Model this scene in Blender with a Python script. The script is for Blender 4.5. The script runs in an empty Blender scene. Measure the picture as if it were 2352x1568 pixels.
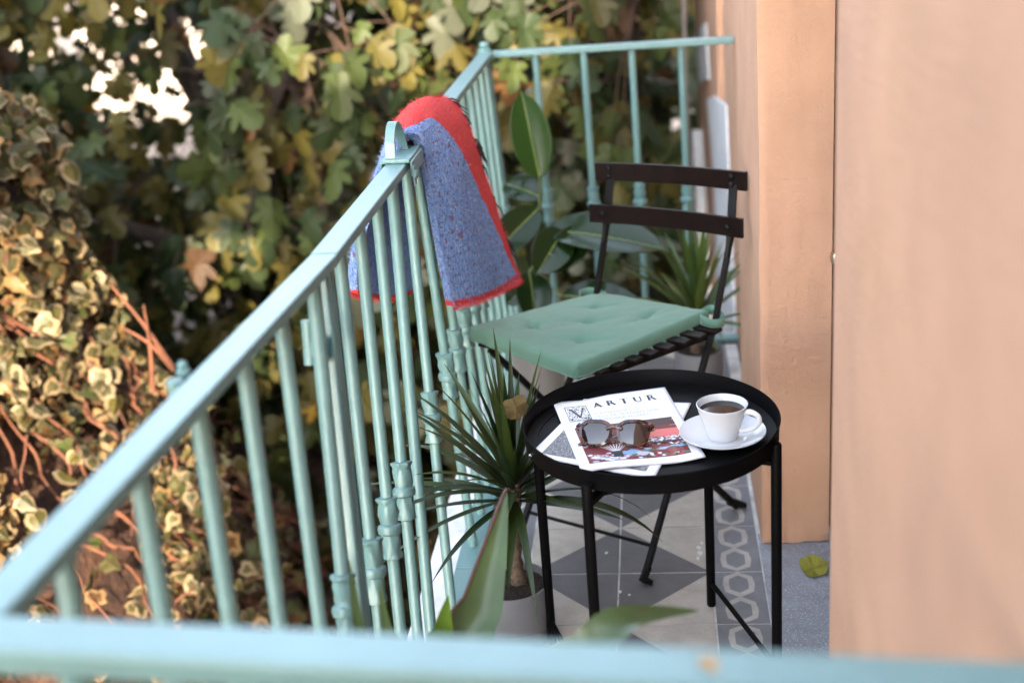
import bpy, math, random
from mathutils import Vector, Matrix, noise as mnoise
R = math.radians
rnd = random.Random(7)
scene = bpy.context.scene
col = scene.collection

# ------------------------------------------------------------------ camera
CAM = Vector((0.11458, -2.41560, 1.46702)); PITCH, YAW, ROLL = 0.35947, -0.12702, -0.08204
FPX = 4150 * 0.7                       # focal length in pixels of a 2352 x 1568 picture
_f = Vector((math.sin(YAW)*math.cos(PITCH), math.cos(YAW)*math.cos(PITCH), -math.sin(PITCH)))
_r0 = Vector((math.cos(YAW), -math.sin(YAW), 0)); _u0 = _r0.cross(_f)
CR = math.cos(ROLL)*_r0 + math.sin(ROLL)*_u0
CU = -math.sin(ROLL)*_r0 + math.cos(ROLL)*_u0
cam = bpy.data.cameras.new('camera'); camo = bpy.data.objects.new('camera', cam); col.objects.link(camo)
m = Matrix((CR, CU, -_f)).transposed().to_4x4(); m.translation = CAM
camo.matrix_world = m
cam.sensor_width = 36; cam.lens = 4150/3360*36; cam.clip_start = 0.02; cam.clip_end = 300
cam.dof.use_dof = True; cam.dof.focus_distance = 2.36; cam.dof.aperture_fstop = 2.2
scene.camera = camo

def at(px, py, axis, val):             # a picture point on the plane axis = val
    d = _f + CR*((px-1176)/FPX) - CU*((py-784)/FPX)
    t = (val-CAM[axis])/d[axis]
    return CAM + d*t
def proj(p):
    d = Vector(p)-CAM; w = d.dot(_f)
    return 1176+FPX*d.dot(CR)/w, 784-FPX*d.dot(CU)/w, w

# ------------------------------------------------------------------ world, sun, exposure
SUN_EL = R(17); SUN_DIR = Vector((0.08, -1.0, 0)).normalized()    # towards the sun (horizontal part)
world = bpy.data.worlds.new('World'); scene.world = world; world.use_nodes = True
wn = world.node_tree; bg = wn.nodes['Background']
sky = wn.nodes.new('ShaderNodeTexSky'); sky.sky_type = 'NISHITA'; sky.sun_disc = False
sky.sun_elevation = SUN_EL; sky.sun_rotation = math.atan2(SUN_DIR.x, SUN_DIR.y)
sky.air_density = 1.0; sky.dust_density = 1.2; sky.ozone_density = 1.0
hs = wn.nodes.new('ShaderNodeHueSaturation'); hs.inputs['Saturation'].default_value = 0.55
wn.links.new(sky.outputs[0], hs.inputs['Color']); wn.links.new(hs.outputs[0], bg.inputs[0])
bg.inputs[1].default_value = 0.15
sl = bpy.data.lights.new('sun', 'SUN'); sl.energy = 2.0; sl.angle = R(0.6); sl.color = (1.0, 0.83, 0.62)
so = bpy.data.objects.new('sun', sl); col.objects.link(so)
sv = SUN_DIR*math.cos(SUN_EL) + Vector((0, 0, math.sin(SUN_EL)))
so.rotation_euler = sv.to_track_quat('Z', 'Y').to_euler()
scene.view_settings.view_transform = 'Standard'; scene.view_settings.look = 'None'
scene.view_settings.gamma = 1.0; scene.view_settings.exposure = 3.6
scene.render.engine = 'CYCLES'

# ------------------------------------------------------------------ materials
MATS = {}
def mat(name, color=(.5, .5, .5), rough=.5, metal=0., spec=.5, noise=None, bump=None, trans=0., coat=0., transmission=0., sheen=0., hue=None):
    """noise=(scale, amount) brightness variation; bump=(scale, strength, dist); trans=translucent share; hue=random-per-object value swing"""
    if name in MATS: return MATS[name]
    mt = bpy.data.materials.new(name); mt.use_nodes = True; nt = mt.node_tree; N = nt.nodes; L = nt.links
    b = N['Principled BSDF']; out = N['Material Output']
    b.inputs['Roughness'].default_value = rough; b.inputs['Metallic'].default_value = metal
    b.inputs['Specular IOR Level'].default_value = spec
    b.inputs['Coat Weight'].default_value = coat
    b.inputs['Transmission Weight'].default_value = transmission
    b.inputs['Sheen Weight'].default_value = sheen
    b.inputs['Base Color'].default_value = (*color, 1)
    tc = N.new('ShaderNodeTexCoord'); src = None
    if noise or hue:
        rgb = N.new('ShaderNodeRGB'); rgb.outputs[0].default_value = (*color, 1); src = rgb.outputs[0]
    if noise:
        nz = N.new('ShaderNodeTexNoise'); nz.inputs['Scale'].default_value = noise[0]; nz.inputs['Detail'].default_value = 6; nz.inputs['Roughness'].default_value = .65
        L.new(tc.outputs['Object'], nz.inputs['Vector'])
        mr = N.new('ShaderNodeMapRange'); mr.inputs[1].default_value = .3; mr.inputs[2].default_value = .7
        mr.inputs[3].default_value = 1-noise[1]; mr.inputs[4].default_value = 1+noise[1]
        L.new(nz.outputs[0], mr.inputs[0])
        h = N.new('ShaderNodeHueSaturation'); L.new(src, h.inputs['Color']); L.new(mr.outputs[0], h.inputs['Value']); src = h.outputs[0]
    if hue:
        oi = N.new('ShaderNodeObjectInfo'); gi = N.new('ShaderNodeNewGeometry')
        ad = N.new('ShaderNodeMath'); ad.operation = 'ADD'; L.new(oi.outputs['Random'], ad.inputs[0]); L.new(gi.outputs['Random Per Island'], ad.inputs[1])
        fr = N.new('ShaderNodeMath'); fr.operation = 'FRACT'; L.new(ad.outputs[0], fr.inputs[0])
        mr = N.new('ShaderNodeMapRange'); mr.inputs[3].default_value = 1-hue; mr.inputs[4].default_value = 1+hue; L.new(fr.outputs[0], mr.inputs[0])
        h = N.new('ShaderNodeHueSaturation'); L.new(src, h.inputs['Color']); L.new(mr.outputs[0], h.inputs['Value']); src = h.outputs[0]
    if src: L.new(src, b.inputs['Base Color'])
    if bump:
        nb = N.new('ShaderNodeTexNoise'); nb.inputs['Scale'].default_value = bump[0]; nb.inputs['Detail'].default_value = 8; nb.inputs['Roughness'].default_value = .6
        L.new(tc.outputs['Object'], nb.inputs['Vector'])
        bp = N.new('ShaderNodeBump'); bp.inputs['Strength'].default_value = bump[1]; bp.inputs['Distance'].default_value = bump[2]
        L.new(nb.outputs[0], bp.inputs['Height']); L.new(bp.outputs[0], b.inputs['Normal'])
    if trans:
        tr = N.new('ShaderNodeBsdfTranslucent')
        if src: L.new(src, tr.inputs[0])
        else: tr.inputs[0].default_value = (*color, 1)
        mx = N.new('ShaderNodeMixShader'); mx.inputs[0].default_value = trans
        L.new(b.outputs[0], mx.inputs[1]); L.new(tr.outputs[0], mx.inputs[2]); L.new(mx.outputs[0], out.inputs[0])
    MATS[name] = mt
    return mt


def nodes_of(mt): return mt.node_tree.nodes, mt.node_tree.links, mt.node_tree.nodes['Principled BSDF']
TEAL = mat('teal_paint', (.112, .226, .228), .45, noise=(9, .10), bump=(70, .45, .004))
_N, _L, _b = nodes_of(TEAL)
_b.inputs['Coat Weight'].default_value = .5; _b.inputs['Coat Roughness'].default_value = .36
_src = _b.inputs['Base Color'].links[0].from_socket
_tc = _N.new('ShaderNodeTexCoord'); _n = _N.new('ShaderNodeTexNoise'); _n.inputs['Scale'].default_value = 34; _n.inputs['Detail'].default_value = 8; _n.inputs['Roughness'].default_value = .75; _L.new(_tc.outputs['Object'], _n.inputs[0])
_r = _N.new('ShaderNodeValToRGB'); _r.color_ramp.elements[0].position = .66; _r.color_ramp.elements[0].color = (0, 0, 0, 1); _r.color_ramp.elements[1].position = .70
_L.new(_n.outputs[0], _r.inputs[0]); _mx = _N.new('ShaderNodeMixRGB'); _L.new(_r.outputs[0], _mx.inputs[0]); _L.new(_src, _mx.inputs[1]); _mx.inputs[2].default_value = (.12, .17, .15, 1); _L.new(_mx.outputs[0], _b.inputs['Base Color'])
BLACK = mat('black_metal', (.0045, .0045, .005), .45, spec=.05, bump=(400, .05, .001))
CHAIRM = mat('chair_wood', (.008, .0045, .004), .42, spec=.13, noise=(30, .3), bump=(60, .2, .002))
CHAIRF = mat('chair_iron', (.006, .006, .006), .45, spec=.15, noise=(40, .4), bump=(120, .25, .002))
PORC = mat('porcelain', (.62, .635, .66), .12, coat=.3)
COFFEE = mat('coffee', (.008, .003, .0015), .06, spec=.25)
PAPER = mat('paper', (.80, .80, .83), .6)
PINK = mat('print_dark', (.035, .036, .045), .6)
PGREY = mat('print_grey', (.42, .42, .46), .6)
def rgbmat(name, c, rough=.55): return mat(name, c, rough)

def wall_material():
    mt = mat('peach_plaster', (.60, .335, .20), .85); N, L, b = nodes_of(mt)
    tc = N.new('ShaderNodeTexCoord')
    n1 = N.new('ShaderNodeTexNoise'); n1.inputs['Scale'].default_value = 1.6; n1.inputs['Detail'].default_value = 7
    n2 = N.new('ShaderNodeTexNoise'); n2.inputs['Scale'].default_value = 7; n2.inputs['Detail'].default_value = 8
    L.new(tc.outputs['Object'], n1.inputs[0]); L.new(tc.outputs['Object'], n2.inputs[0])
    r = N.new('ShaderNodeValToRGB'); r.color_ramp.elements[0].position = .33; r.color_ramp.elements[1].position = .68
    r.color_ramp.elements[0].color = (.525, .310, .208, 1); r.color_ramp.elements[1].color = (.595, .350, .222, 1)
    L.new(n1.outputs[0], r.inputs[0])
    mx = N.new('ShaderNodeMixRGB'); mx.blend_type = 'MULTIPLY'; mx.inputs[0].default_value = .5
    r2 = N.new('ShaderNodeValToRGB'); r2.color_ramp.elements[0].position = .3; r2.color_ramp.elements[0].color = (.8, .8, .78, 1); r2.color_ramp.elements[1].position = .6
    L.new(n2.outputs[0], r2.inputs[0]); L.new(r.outputs[0], mx.inputs[1]); L.new(r2.outputs[0], mx.inputs[2]); L.new(mx.outputs[0], b.inputs['Base Color'])
    n3 = N.new('ShaderNodeTexNoise'); n3.inputs['Scale'].default_value = 150; n3.inputs['Detail'].default_value = 8
    n4 = N.new('ShaderNodeTexNoise'); n4.inputs['Scale'].default_value = 22; n4.inputs['Detail'].default_value = 4
    mp = N.new('ShaderNodeMapping'); mp.inputs['Scale'].default_value = (.5, .5, 4); L.new(tc.outputs['Object'], mp.inputs[0]); L.new(mp.outputs[0], n4.inputs[0])
    L.new(tc.outputs['Object'], n3.inputs[0])
    ad = N.new('ShaderNodeMath'); ad.operation = 'ADD'; L.new(n3.outputs[0], ad.inputs[0]); L.new(n4.outputs[0], ad.inputs[1])
    bp = N.new('ShaderNodeBump'); bp.inputs['Strength'].default_value = .28; bp.inputs['Distance'].default_value = .006
    L.new(ad.outputs[0], bp.inputs['Height']); L.new(bp.outputs[0], b.inputs['Normal'])
    return mt
PEACH = wall_material()
WHITEP = mat('white_plaster', (.66, .68, .71), .8, noise=(5, .12), bump=(40, .4, .01))
BRNW = mat('brown_wood', (.075, .030, .022), .45, noise=(20, .3))

def tile_mat(name, c, speck, thr):
    mt = mat(name, c, .5); N, L, b = nodes_of(mt)
    tc = N.new('ShaderNodeTexCoord'); oi = N.new('ShaderNodeObjectInfo')
    av = N.new('ShaderNodeVectorMath'); av.operation = 'ADD'; sc = N.new('ShaderNodeVectorMath'); sc.operation = 'SCALE'; sc.inputs['Scale'].default_value = 9
    L.new(oi.outputs['Location'], sc.inputs[0]); L.new(tc.outputs['Object'], av.inputs[0]); L.new(sc.outputs[0], av.inputs[1])
    n1 = N.new('ShaderNodeTexNoise'); n1.inputs['Scale'].default_value = 14; n1.inputs['Detail'].default_value = 7; n1.inputs['Roughness'].default_value = .7; L.new(av.outputs[0], n1.inputs[0])
    r = N.new('ShaderNodeValToRGB'); e = r.color_ramp.elements
    e[0].position = .3; e[0].color = (c[0]*.72, c[1]*.70, c[2]*.67, 1); e[1].position = .7; e[1].color = (c[0]*1.14, c[1]*1.13, c[2]*1.1, 1)
    L.new(n1.outputs[0], r.inputs[0])
    n2 = N.new('ShaderNodeTexNoise'); n2.inputs['Scale'].default_value = 330; n2.inputs['Detail'].default_value = 2; L.new(av.outputs[0], n2.inputs[0])
    r2 = N.new('ShaderNodeValToRGB'); r2.color_ramp.elements[0].position = thr; r2.color_ramp.elements[0].color = (0, 0, 0, 1); r2.color_ramp.elements[1].position = thr+.05
    L.new(n2.outputs[0], r2.inputs[0])
    mx = N.new('ShaderNodeMixRGB'); L.new(r2.outputs[0], mx.inputs[0]); L.new(r.outputs[0], mx.inputs[1]); mx.inputs[2].default_value = (*speck, 1)
    L.new(mx.outputs[0], b.inputs['Base Color'])
    rr = N.new('ShaderNodeMapRange'); rr.inputs[3].default_value = .38; rr.inputs[4].default_value = .7; L.new(n1.outputs[0], rr.inputs[0]); L.new(rr.outputs[0], b.inputs['Roughness'])
    return mt
T_LIGHT = tile_mat('tile_cream', (.50, .46, .405), (.25, .21, .17), .67)
T_DARK = tile_mat('tile_dark_grey', (.135, .130, .135), (.03, .03, .03), .66)
T_BORD = tile_mat('tile_border_grey', (.20, .205, .225), (.10, .10, .11), .68)
T_LINK = tile_mat('tile_link_cream', (.46, .44, .41), (.3, .28, .25), .70)
GROUT = mat('grout', (.60, .58, .55), .9, noise=(18, .35))
TERR = tile_mat('terrazzo', (.29, .315, .365), (.55, .57, .62), .60)
MARBLE = mat('marble_ledge', (.66, .66, .68), .55, noise=(16, .22), bump=(60, .3, .003))
SOIL = mat('soil', (.035, .022, .014), .95, noise=(120, .7), bump=(130, .9, .02))
POT = mat('grey_pot', (.175, .180, .195), .5, noise=(15, .05))
BARK = mat('bark', (.040, .027, .020), .9, noise=(25, .4), bump=(35, .8, .02))
STEMD = mat('dracaena_stem', (.16, .12, .085), .85, noise=(60, .4), bump=(60, .8, .01))
TWIG = mat('dry_red_twig', (.045, .024, .015), .8, noise=(30, .4))

# ------------------------------------------------------------------ mesh builder
ORG = {}
class MB:
    def __init__(s): s.v = []; s.f = []; s.m = []; s.uv = None
    def add(s, verts, faces, mi=0):
        o = len(s.v); s.v += [Vector(v) for v in verts]; s.f += [[i+o for i in f] for f in faces]; s.m += [mi]*len(faces); return s
    def box(s, lo, hi, mi=0):
        (a, b, c), (d, e, f) = lo, hi
        return s.add([(a,b,c),(d,b,c),(d,e,c),(a,e,c),(a,b,f),(d,b,f),(d,e,f),(a,e,f)], [(0,3,2,1),(4,5,6,7),(0,1,5,4),(1,2,6,5),(2,3,7,6),(3,0,4,7)], mi)
    def bar(s, p, q, w, h, up=(0, 0, 1), mi=0):          # rectangular bar from p to q, w sideways, h along up
        p = Vector(p); q = Vector(q); d = (q-p).normalized(); sd = d.cross(Vector(up)).normalized(); u = sd.cross(d)
        vs = []
        for c in (p, q):
            for a, b in ((-1,-1),(1,-1),(1,1),(-1,1)): vs.append(c+sd*(a*w/2)+u*(b*h/2))
        return s.add(vs, [(0,1,2,3),(7,6,5,4),(0,4,5,1),(1,5,6,2),(2,6,7,3),(3,7,4,0)], mi)
    def tube(s, pts, rad, n=10, mi=0, caps=True, flat=1.0, upv=None):
        pts = [Vector(p) for p in pts]; k = len(pts)
        if not hasattr(rad, '__len__'): rad = [rad]*k
        prev = None; vs = []
        for i, p in enumerate(pts):
            d = (pts[min(i+1, k-1)]-pts[max(i-1, 0)]).normalized()
            if prev is None:
                a = Vector(upv) if upv else (Vector((0, 0, 1)) if abs(d.z) < .9 else Vector((1, 0, 0)))
                prev = a
            sd = d.cross(prev).normalized(); u = sd.cross(d).normalized(); prev = u
            for j in range(n):
                t = 2*math.pi*j/n
                vs.append(p+(sd*math.cos(t)*flat+u*math.sin(t))*rad[i])
        fs = []
        for i in range(k-1):
            for j in range(n):
                a = i*n+j; b = i*n+(j+1) % n
                fs.append((a, a+n, b+n, b))
        if caps: fs.append(tuple(range(n))); fs.append(tuple(reversed(range((k-1)*n, k*n))))
        return s.add(vs, fs, mi)
    def lathe(s, prof, c=(0, 0, 0), n=32, mi=0, axis=None, caps=True):   # prof: list of (r, z)
        c = Vector(c); vs = []
        q = Vector((0, 0, 1)).rotation_difference(Vector(axis)) if axis else None
        for r, z in prof:
            for j in range(n):
                t = 2*math.pi*j/n
                v = Vector((r*math.cos(t), r*math.sin(t), z))
                vs.append(c+(q @ v if q else v))
        fs = []
        for i in range(len(prof)-1):
            for j in range(n):
                a = i*n+j; b = i*n+(j+1) % n
                fs.append((a, b, b+n, a+n))
        if caps and prof[0][0] > 1e-5: fs.append(tuple(reversed(range(n))))
        if caps and prof[-1][0] > 1e-5: fs.append(tuple(range((len(prof)-1)*n, len(prof)*n)))
        return s.add(vs, fs, mi)
    def grid(s, pts, mi=0, close=False):                  # pts[i][j]
        nu = len(pts); nv = len(pts[0]); vs = [p for row in pts for p in row]
        fs = [(i*nv+j, (i+1)*nv+j, (i+1)*nv+j+1, i*nv+j+1) for i in range(nu-1) for j in range(nv-1)]
        return s.add(vs, fs, mi)
    def poly(s, pts, mi=0): return s.add(pts, [tuple(range(len(pts)))], mi)
    def mesh(s, name, mats, org=Vector(), smooth=False):
        me = bpy.data.meshes.new(name)
        me.from_pydata([v-org for v in s.v], [], s.f); 
        for mm in (mats if isinstance(mats, (list, tuple)) else [mats]): me.materials.append(mm)
        me.polygons.foreach_set('material_index', s.m)
        if s.uv is not None:
            uvl = me.uv_layers.new(name='UVMap')
            for lp in me.loops: uvl.data[lp.index].uv = s.uv[lp.vertex_index]
        if smooth: me.polygons.foreach_set('use_smooth', [True]*len(me.polygons))
        me.update()
        if smooth:
            try: me.set_sharp_from_angle(angle=R(40))
            except Exception: pass
        return me
    def build(s, name, mats, parent=None, smooth=False, bevel=0, seg=2, merge=False):
        if parent is not None: org = ORG[parent]
        else: org = s.base()
        me = s.mesh(name, mats, org, smooth)
        o = bpy.data.objects.new(name, me); col.objects.link(o)
        if parent is not None: o.parent = parent
        else: o.location = org
        ORG[o] = org
        if bevel:
            b = o.modifiers.new('bevel', 'BEVEL'); b.width = bevel; b.segments = seg; b.limit_method = 'ANGLE'; b.angle_limit = R(35)
        return o
    def base(s):
        xs = [v.x for v in s.v]; ys = [v.y for v in s.v]; zs = [v.z for v in s.v]
        return Vector(((min(xs)+max(xs))/2, (min(ys)+max(ys))/2, min(zs)))

def tag(o, label=None, cat=None, group=None, kind=None):
    if label: o['label'] = label
    if cat: o['category'] = cat
    if group: o['group'] = group
    if kind: o['kind'] = kind
    return o
def thing(name, loc, label, cat, group=None):
    o = bpy.data.objects.new(name, None); col.objects.link(o); o.location = loc; o.empty_display_size = .05
    ORG[o] = Vector(loc); return tag(o, label, cat, group)
def link_mesh(name, me, parent, mw, org=None):           # shared-mesh part, mw in world space
    o = bpy.data.objects.new(name, me); col.objects.link(o); o.parent = parent
    l = mw.copy(); l.translation = mw.translation-ORG[parent]; o.matrix_local = l; ORG[o] = ORG[parent]
    return o
def frame(pos, normal, tip, size=1):                     # matrix: local Y -> tip, local Z -> normal
    y = Vector(tip).normalized(); z = Vector(normal); z = (z-y*z.dot(y))
    if z.length < 1e-4: z = y.orthogonal()
    z.normalize(); x = y.cross(z)
    mm = Matrix((x*size, y*size, z*size)).transposed().to_4x4(); mm.translation = pos; return mm
def crom(P, n):                                           # Catmull-Rom through points (tuples of any length as Vectors)
    P = [Vector(p) for p in P]; out = []
    k = len(P)-1
    for i in range(n):
        t = i/(n-1)*k; a = min(int(t), k-1); u = t-a
        p0 = P[max(a-1, 0)]; p1 = P[a]; p2 = P[a+1]; p3 = P[min(a+2, k)]
        out.append(.5*((2*p1)+(p2-p0)*u+(2*p0-5*p1+4*p2-p3)*u*u+(3*p1-p0-3*p2+p3)*u*u*u))
    return out

# ------------------------------------------------------------------ house (facade at the right, added shade blocks behind the camera)
WX = 0.318
house = thing('house', (WX, 0, -3.2), 'peach plastered house wall with pilaster and recessed door beside the balcony', 'house')
def wallbox(name, lo, hi, mt=PEACH, bev=.006): return MB().box(lo, hi).build(name, mt, house, bevel=bev)
NPX = .348; NPY = at(1913, 760, 0, NPX).y
wallbox('wall', (NPX, -4.199, -3.2), (1.2, NPY, 2.9))                      # near pier
def rough_pier():
    # far pilaster with hand-trowelled arris and ragged foot
    b = MB(); nz = 60; ring = [(WX, .75), (WX, .6), (WX, .45), (WX, .3), (WX, .2), (WX, .122)]+[(WX+.147*k/14, .117+.003*(k/14)) for k in range(1, 15)]+[(WX+.147, .75)]; NR = len(ring)
    rows = []
    for i in range(nz+1):
        z = 0.004+(1.55)*(i/nz)
        row = []
        for j, (x, y) in enumerate(ring):
            w = .0022*mnoise.noise(Vector((j*3.1, z*9, 1))) + .0015*mnoise.noise(Vector((j*.6, z*2.2, 4)))
            dx = w if j < 6 else 0; dy = w if 5 <= j < NR-1 else 0
            zz = z
            if i == 0: zz += .009*mnoise.noise(Vector((j*1.3, 0, 9)))
            if i < 2 and 5 <= j < NR-1: dy -= .005+.004*mnoise.noise(Vector((j*.9, i, 2)))
            row.append(Vector((x+dx, y+dy, zz)))
        rows.append(row)
    b.grid(rows)
    return b.build('pilaster', PEACH, house, smooth=True)
rough_pier()
wallbox('wall', (WX+.002, .13, 1.54), (1.2, .75, 2.9))
wallbox('wall', (WX+.15, .13, -3.2), (1.2, .75, 1.54))
wallbox('wall', (WX+.002, NPY+.001, 2.3), (1.2, .129, 2.9))                    # above the door
wallbox('wall', (.352, .751, -3.2), (1.2, 1.95, 2.9), bev=.004)
wallbox('wall', (.392, 1.951, -3.2), (1.2, 2.35, 2.9), bev=.004)            # shallow recess strip
wallbox('wall', (.352, 2.351, -3.2), (1.2, 4.6, 2.9), bev=.004)
def patch(yz, proud):
    b = MB(); n = len(yz)
    f = [(.352-proud, y, z) for y, z in yz]; k = [(.356, y, z) for y, z in yz]
    b.add(f+k, [tuple(range(n)), tuple(reversed(range(n, 2*n)))]+[(i, n+i, n+(i+1) % n, (i+1) % n) for i in range(n)])
    b.build('white_patch', WHITEP, house)
patch([(4.55, .46), (3.9, .66), (3.25, .76), (3.03, .55), (3.5, .48), (4.2, .33)], .006)
patch([(3.25, .43), (2.6, .56), (1.78, .675), (1.6, .3), (1.42, -.13), (1.5, -.7), (2.8, -.70), (2.72, .2)], .008)
patch([(4.58, .02), (4.06, .13), (3.75, -.2), (3.4, -.6), (3.5, -1.3), (4.58, -1.3)], .05)
MB().box((WX+.147, NPY+.002, .0), (WX+.152, .115, .04)).build('threshold_riser', TERR, house)
door = MB().box((WX+.158, NPY+.002, .06), (WX+.2, .06, 2.28)).build('door', BRNW, house, bevel=.003)
MB().box((WX+.149, .062, .0), (WX+.2, .116, 2.28)).build('door_frame', mat('brown_wood_dark', (.045, .02, .018), .5), house, bevel=.004)
b = MB(); p = at(1919, 592, 0, WX+.150); b.lathe([(.0, -.012), (.010, -.01), (.012, 0), (.010, .01), (0, .012)], p, 12); b.build('handle', mat('brass', (.6, .55, .5), .3, metal=1), door, smooth=True)
wallbox('wall', (-.75, -7, -3.2), (1.2, -4.2, 2.72))                         # unseen block added behind the camera to shade the balcony
wallbox('sun_blocker', (-9, -4.7, 2.32), (-.751, -4.3, 3.6))            # unseen slab added to keep sun off the fig tree, ivy stays lit
for x in (-8.8, -5.9): wallbox('blocker_post', (x, -4.65, -3.2), (x+.3, -4.35, 2.319))  # added posts under the unseen shading slab

# ------------------------------------------------------------------ balcony floor, tiles
X0, X1 = -.2, .2
floor = MB().box((-.36, -1.75, -.16), (.345, 1.47, -.0012)).build('balcony_floor', GROUT)
tag(floor, kind='structure')
G = .0034
def tile_mesh(flip):
    s = .1-G/2; b = MB()
    b.box((-s, -s, -.01), (s, s, -.0006), 1)
    q = [(-s, -s, 0), (s, -s, 0), (s, s, 0), (-s, s, 0)]
    b.v[4:8] = [Vector((x, y, -.0006)) for x, y, z in q]
    # top as two triangles split on a diagonal, dark half towards the diamond centre
    if flip == 0: b.add([q[0], q[1], q[2]], [(0, 1, 2)], 0); b.add([q[0], q[2], q[3]], [(0, 1, 2)], 1)
    if flip == 1: b.add([q[0], q[1], q[2]], [(0, 1, 2)], 1); b.add([q[0], q[2], q[3]], [(0, 1, 2)], 0)
    if flip == 2: b.add([q[0], q[1], q[3]], [(0, 1, 2)], 0); b.add([q[1], q[2], q[3]], [(0, 1, 2)], 1)
    if flip == 3: b.add([q[0], q[1], q[3]], [(0, 1, 2)], 1); b.add([q[1], q[2], q[3]], [(0, 1, 2)], 0)
    return b.mesh('tile', [T_DARK, T_LIGHT])
tm = [tile_mesh(i) for i in range(4)]
for k in range(-9, 8):
    yc = k*.2+.1
    for side in (-1, 1):
        xc = side*.1
        up = (k % 2 == 0)                # tile just beyond a diamond centre (y = 0, .4, ...)
        # dark corner is the one nearest the diamond centre at (0, yd)
        if side > 0: mi = 2 if up else 1
        else: mi = 0 if up else 3
        mw = Matrix.Translation((xc, yc, rnd.uniform(-.0006, .0004))) @ Matrix.Rotation(rnd.uniform(-.003, .003), 4, 'Z')
        link_mesh('tile', tm[mi], floor, mw)
def border_mesh():
    w, h = .055-G/2, .1-G/2; b = MB(); b.box((-w, -h, -.01), (w, h, 0), 0)
    for c in (-.05, .05):                # two chain links per tile
        ow, oh, sh = .034, .052, .030; iw, ih, ish = .0205, .0345, .020
        O = [(0, -oh), (ow*.88, -sh), (ow, 0), (ow*.88, sh), (0, oh), (-ow*.88, sh), (-ow, 0), (-ow*.88, -sh)]
        I = [(0, -ih), (iw*.95, -ish), (iw, 0), (iw*.95, ish), (0, ih), (-iw*.95, ish), (-iw, 0), (-iw*.95, -ish)]
        vs = [(x, max(-h, min(h, y+c)), .0004) for x, y in O]+[(x, y+c, .0004) for x, y in I]
        b.add(vs, [(i, (i+1) % 8, 8+(i+1) % 8, 8+i) for i in range(8)], 1)
    return b.mesh('border_tile', [T_BORD, T_LINK])
bm_ = border_mesh()
for k in range(-9, 8):
    for xc in (.2555, -.2555):
        link_mesh('border_tile', bm_, floor, Matrix.Translation((xc, k*.2+.1, rnd.uniform(-.0005, .0003))))
t = MB().box((.3115, NPY+.002, -.05), (.475, .16, .002)).build('threshold_slab', TERR, bevel=.002); tag(t, kind='structure')
t = MB().box((-.432, -1.70, -.17), (-.3125, 1.47, .001)).build('balcony_ledge', MARBLE, bevel=.006); tag(t, kind='structure')
# paint drips on the tiles
b = MB()
for (px, py, r) in ((2293, 1795, .006), (2296, 1812, .008), (2290, 1830, .005), (2302, 1780, .004), (1990, 1812, .004), (2035, 1940, .004), (2065, 1950, .003)):
    c = at(px*.7, py*.7, 2, .0008); n = 9
    b.poly([c+Vector((r*rnd.uniform(.6, 1.2)*math.cos(a*6.283/n), 1.5*r*rnd.uniform(.6, 1.2)*math.sin(a*6.283/n), 0)) for a in range(n)])
b.build('paint_splash', mat('white_splash', (.7, .69, .66), .7), floor)

# ------------------------------------------------------------------ railing
RH = .95
def lx(y):                                # centre line of the left rail
    return -.380 if y > -.68 else -.380-(-.68-y)*.055
def baluster(parent, p_top, p_bot, collar_z=None, r=.0105, nm='baluster'):
    p_top = Vector(p_top); p_bot = Vector(p_bot)
    pts = [p_bot.lerp(p_top, i/6) for i in range(7)]
    o = MB().tube(pts, r, 12).build(nm, TEAL, parent, smooth=True)
    if collar_z is not None:
        c = p_bot.lerp(p_top, (collar_z-p_bot.z)/(p_top.z-p_bot.z)); ax = (p_top-p_bot).normalized()
        b = MB()
        prof = [(.0105, -.052), (.0165, -.050), (.0172, -.044), (.0150, -.036), (.0162, -.024), (.0150, -.013), (.0150, -.010), (.0200, -.007), (.0212, 0), (.0198, .006), (.0150, .009), (.0152, .014), (.0180, .026), (.0165, .038), (.0158, .044), (.0182, .049), (.0178, .053), (.0105, .054)]
        b.lathe(prof, c, 24, axis=ax)
        sd = rnd.random()*50
        for v in b.v:
            d = (v-c); h = d.dot(ax); rad = d-ax*h; k = 1+.22*mnoise.noise(v*95+Vector((sd, 0, 0)))+.07*math.sin(6*math.atan2(rad.y, rad.x)+h*120)
            if rad.length > .012 and abs(h) > .009: v[:] = c+ax*h+rad*k
        b.build('collar', TEAL, o, smooth=True)
    return o
CZ = .435
def bal_left(parent, y, collar=True, r=.0105):
    x = lx(y)
    return baluster(parent, (x, y, RH-.012), (x+.045, y-.025, .02), CZ if collar else None, r)
def bar_ends(top, low, off=0.):
    y = -.6
    for _ in range(8): y = at(*top, 0, lx(y)+off).y
    xt = lx(y)+off; T_ = at(*top, 0, xt); zz = .3
    for _ in range(8):
        L_ = at(*low, 0, xt+.045*(T_.z-zz)/(T_.z-.02)); zz = L_.z
    d = (T_-L_)/(T_.z-L_.z)
    return T_+d*(RH-.012-T_.z), L_+d*(.02-L_.z)
def bar_px(parent, top, low, collar=CZ, r=.0105, nm='baluster'):
    a, c = bar_ends(top, low); return baluster(parent, a, c, collar, r, nm)
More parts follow.
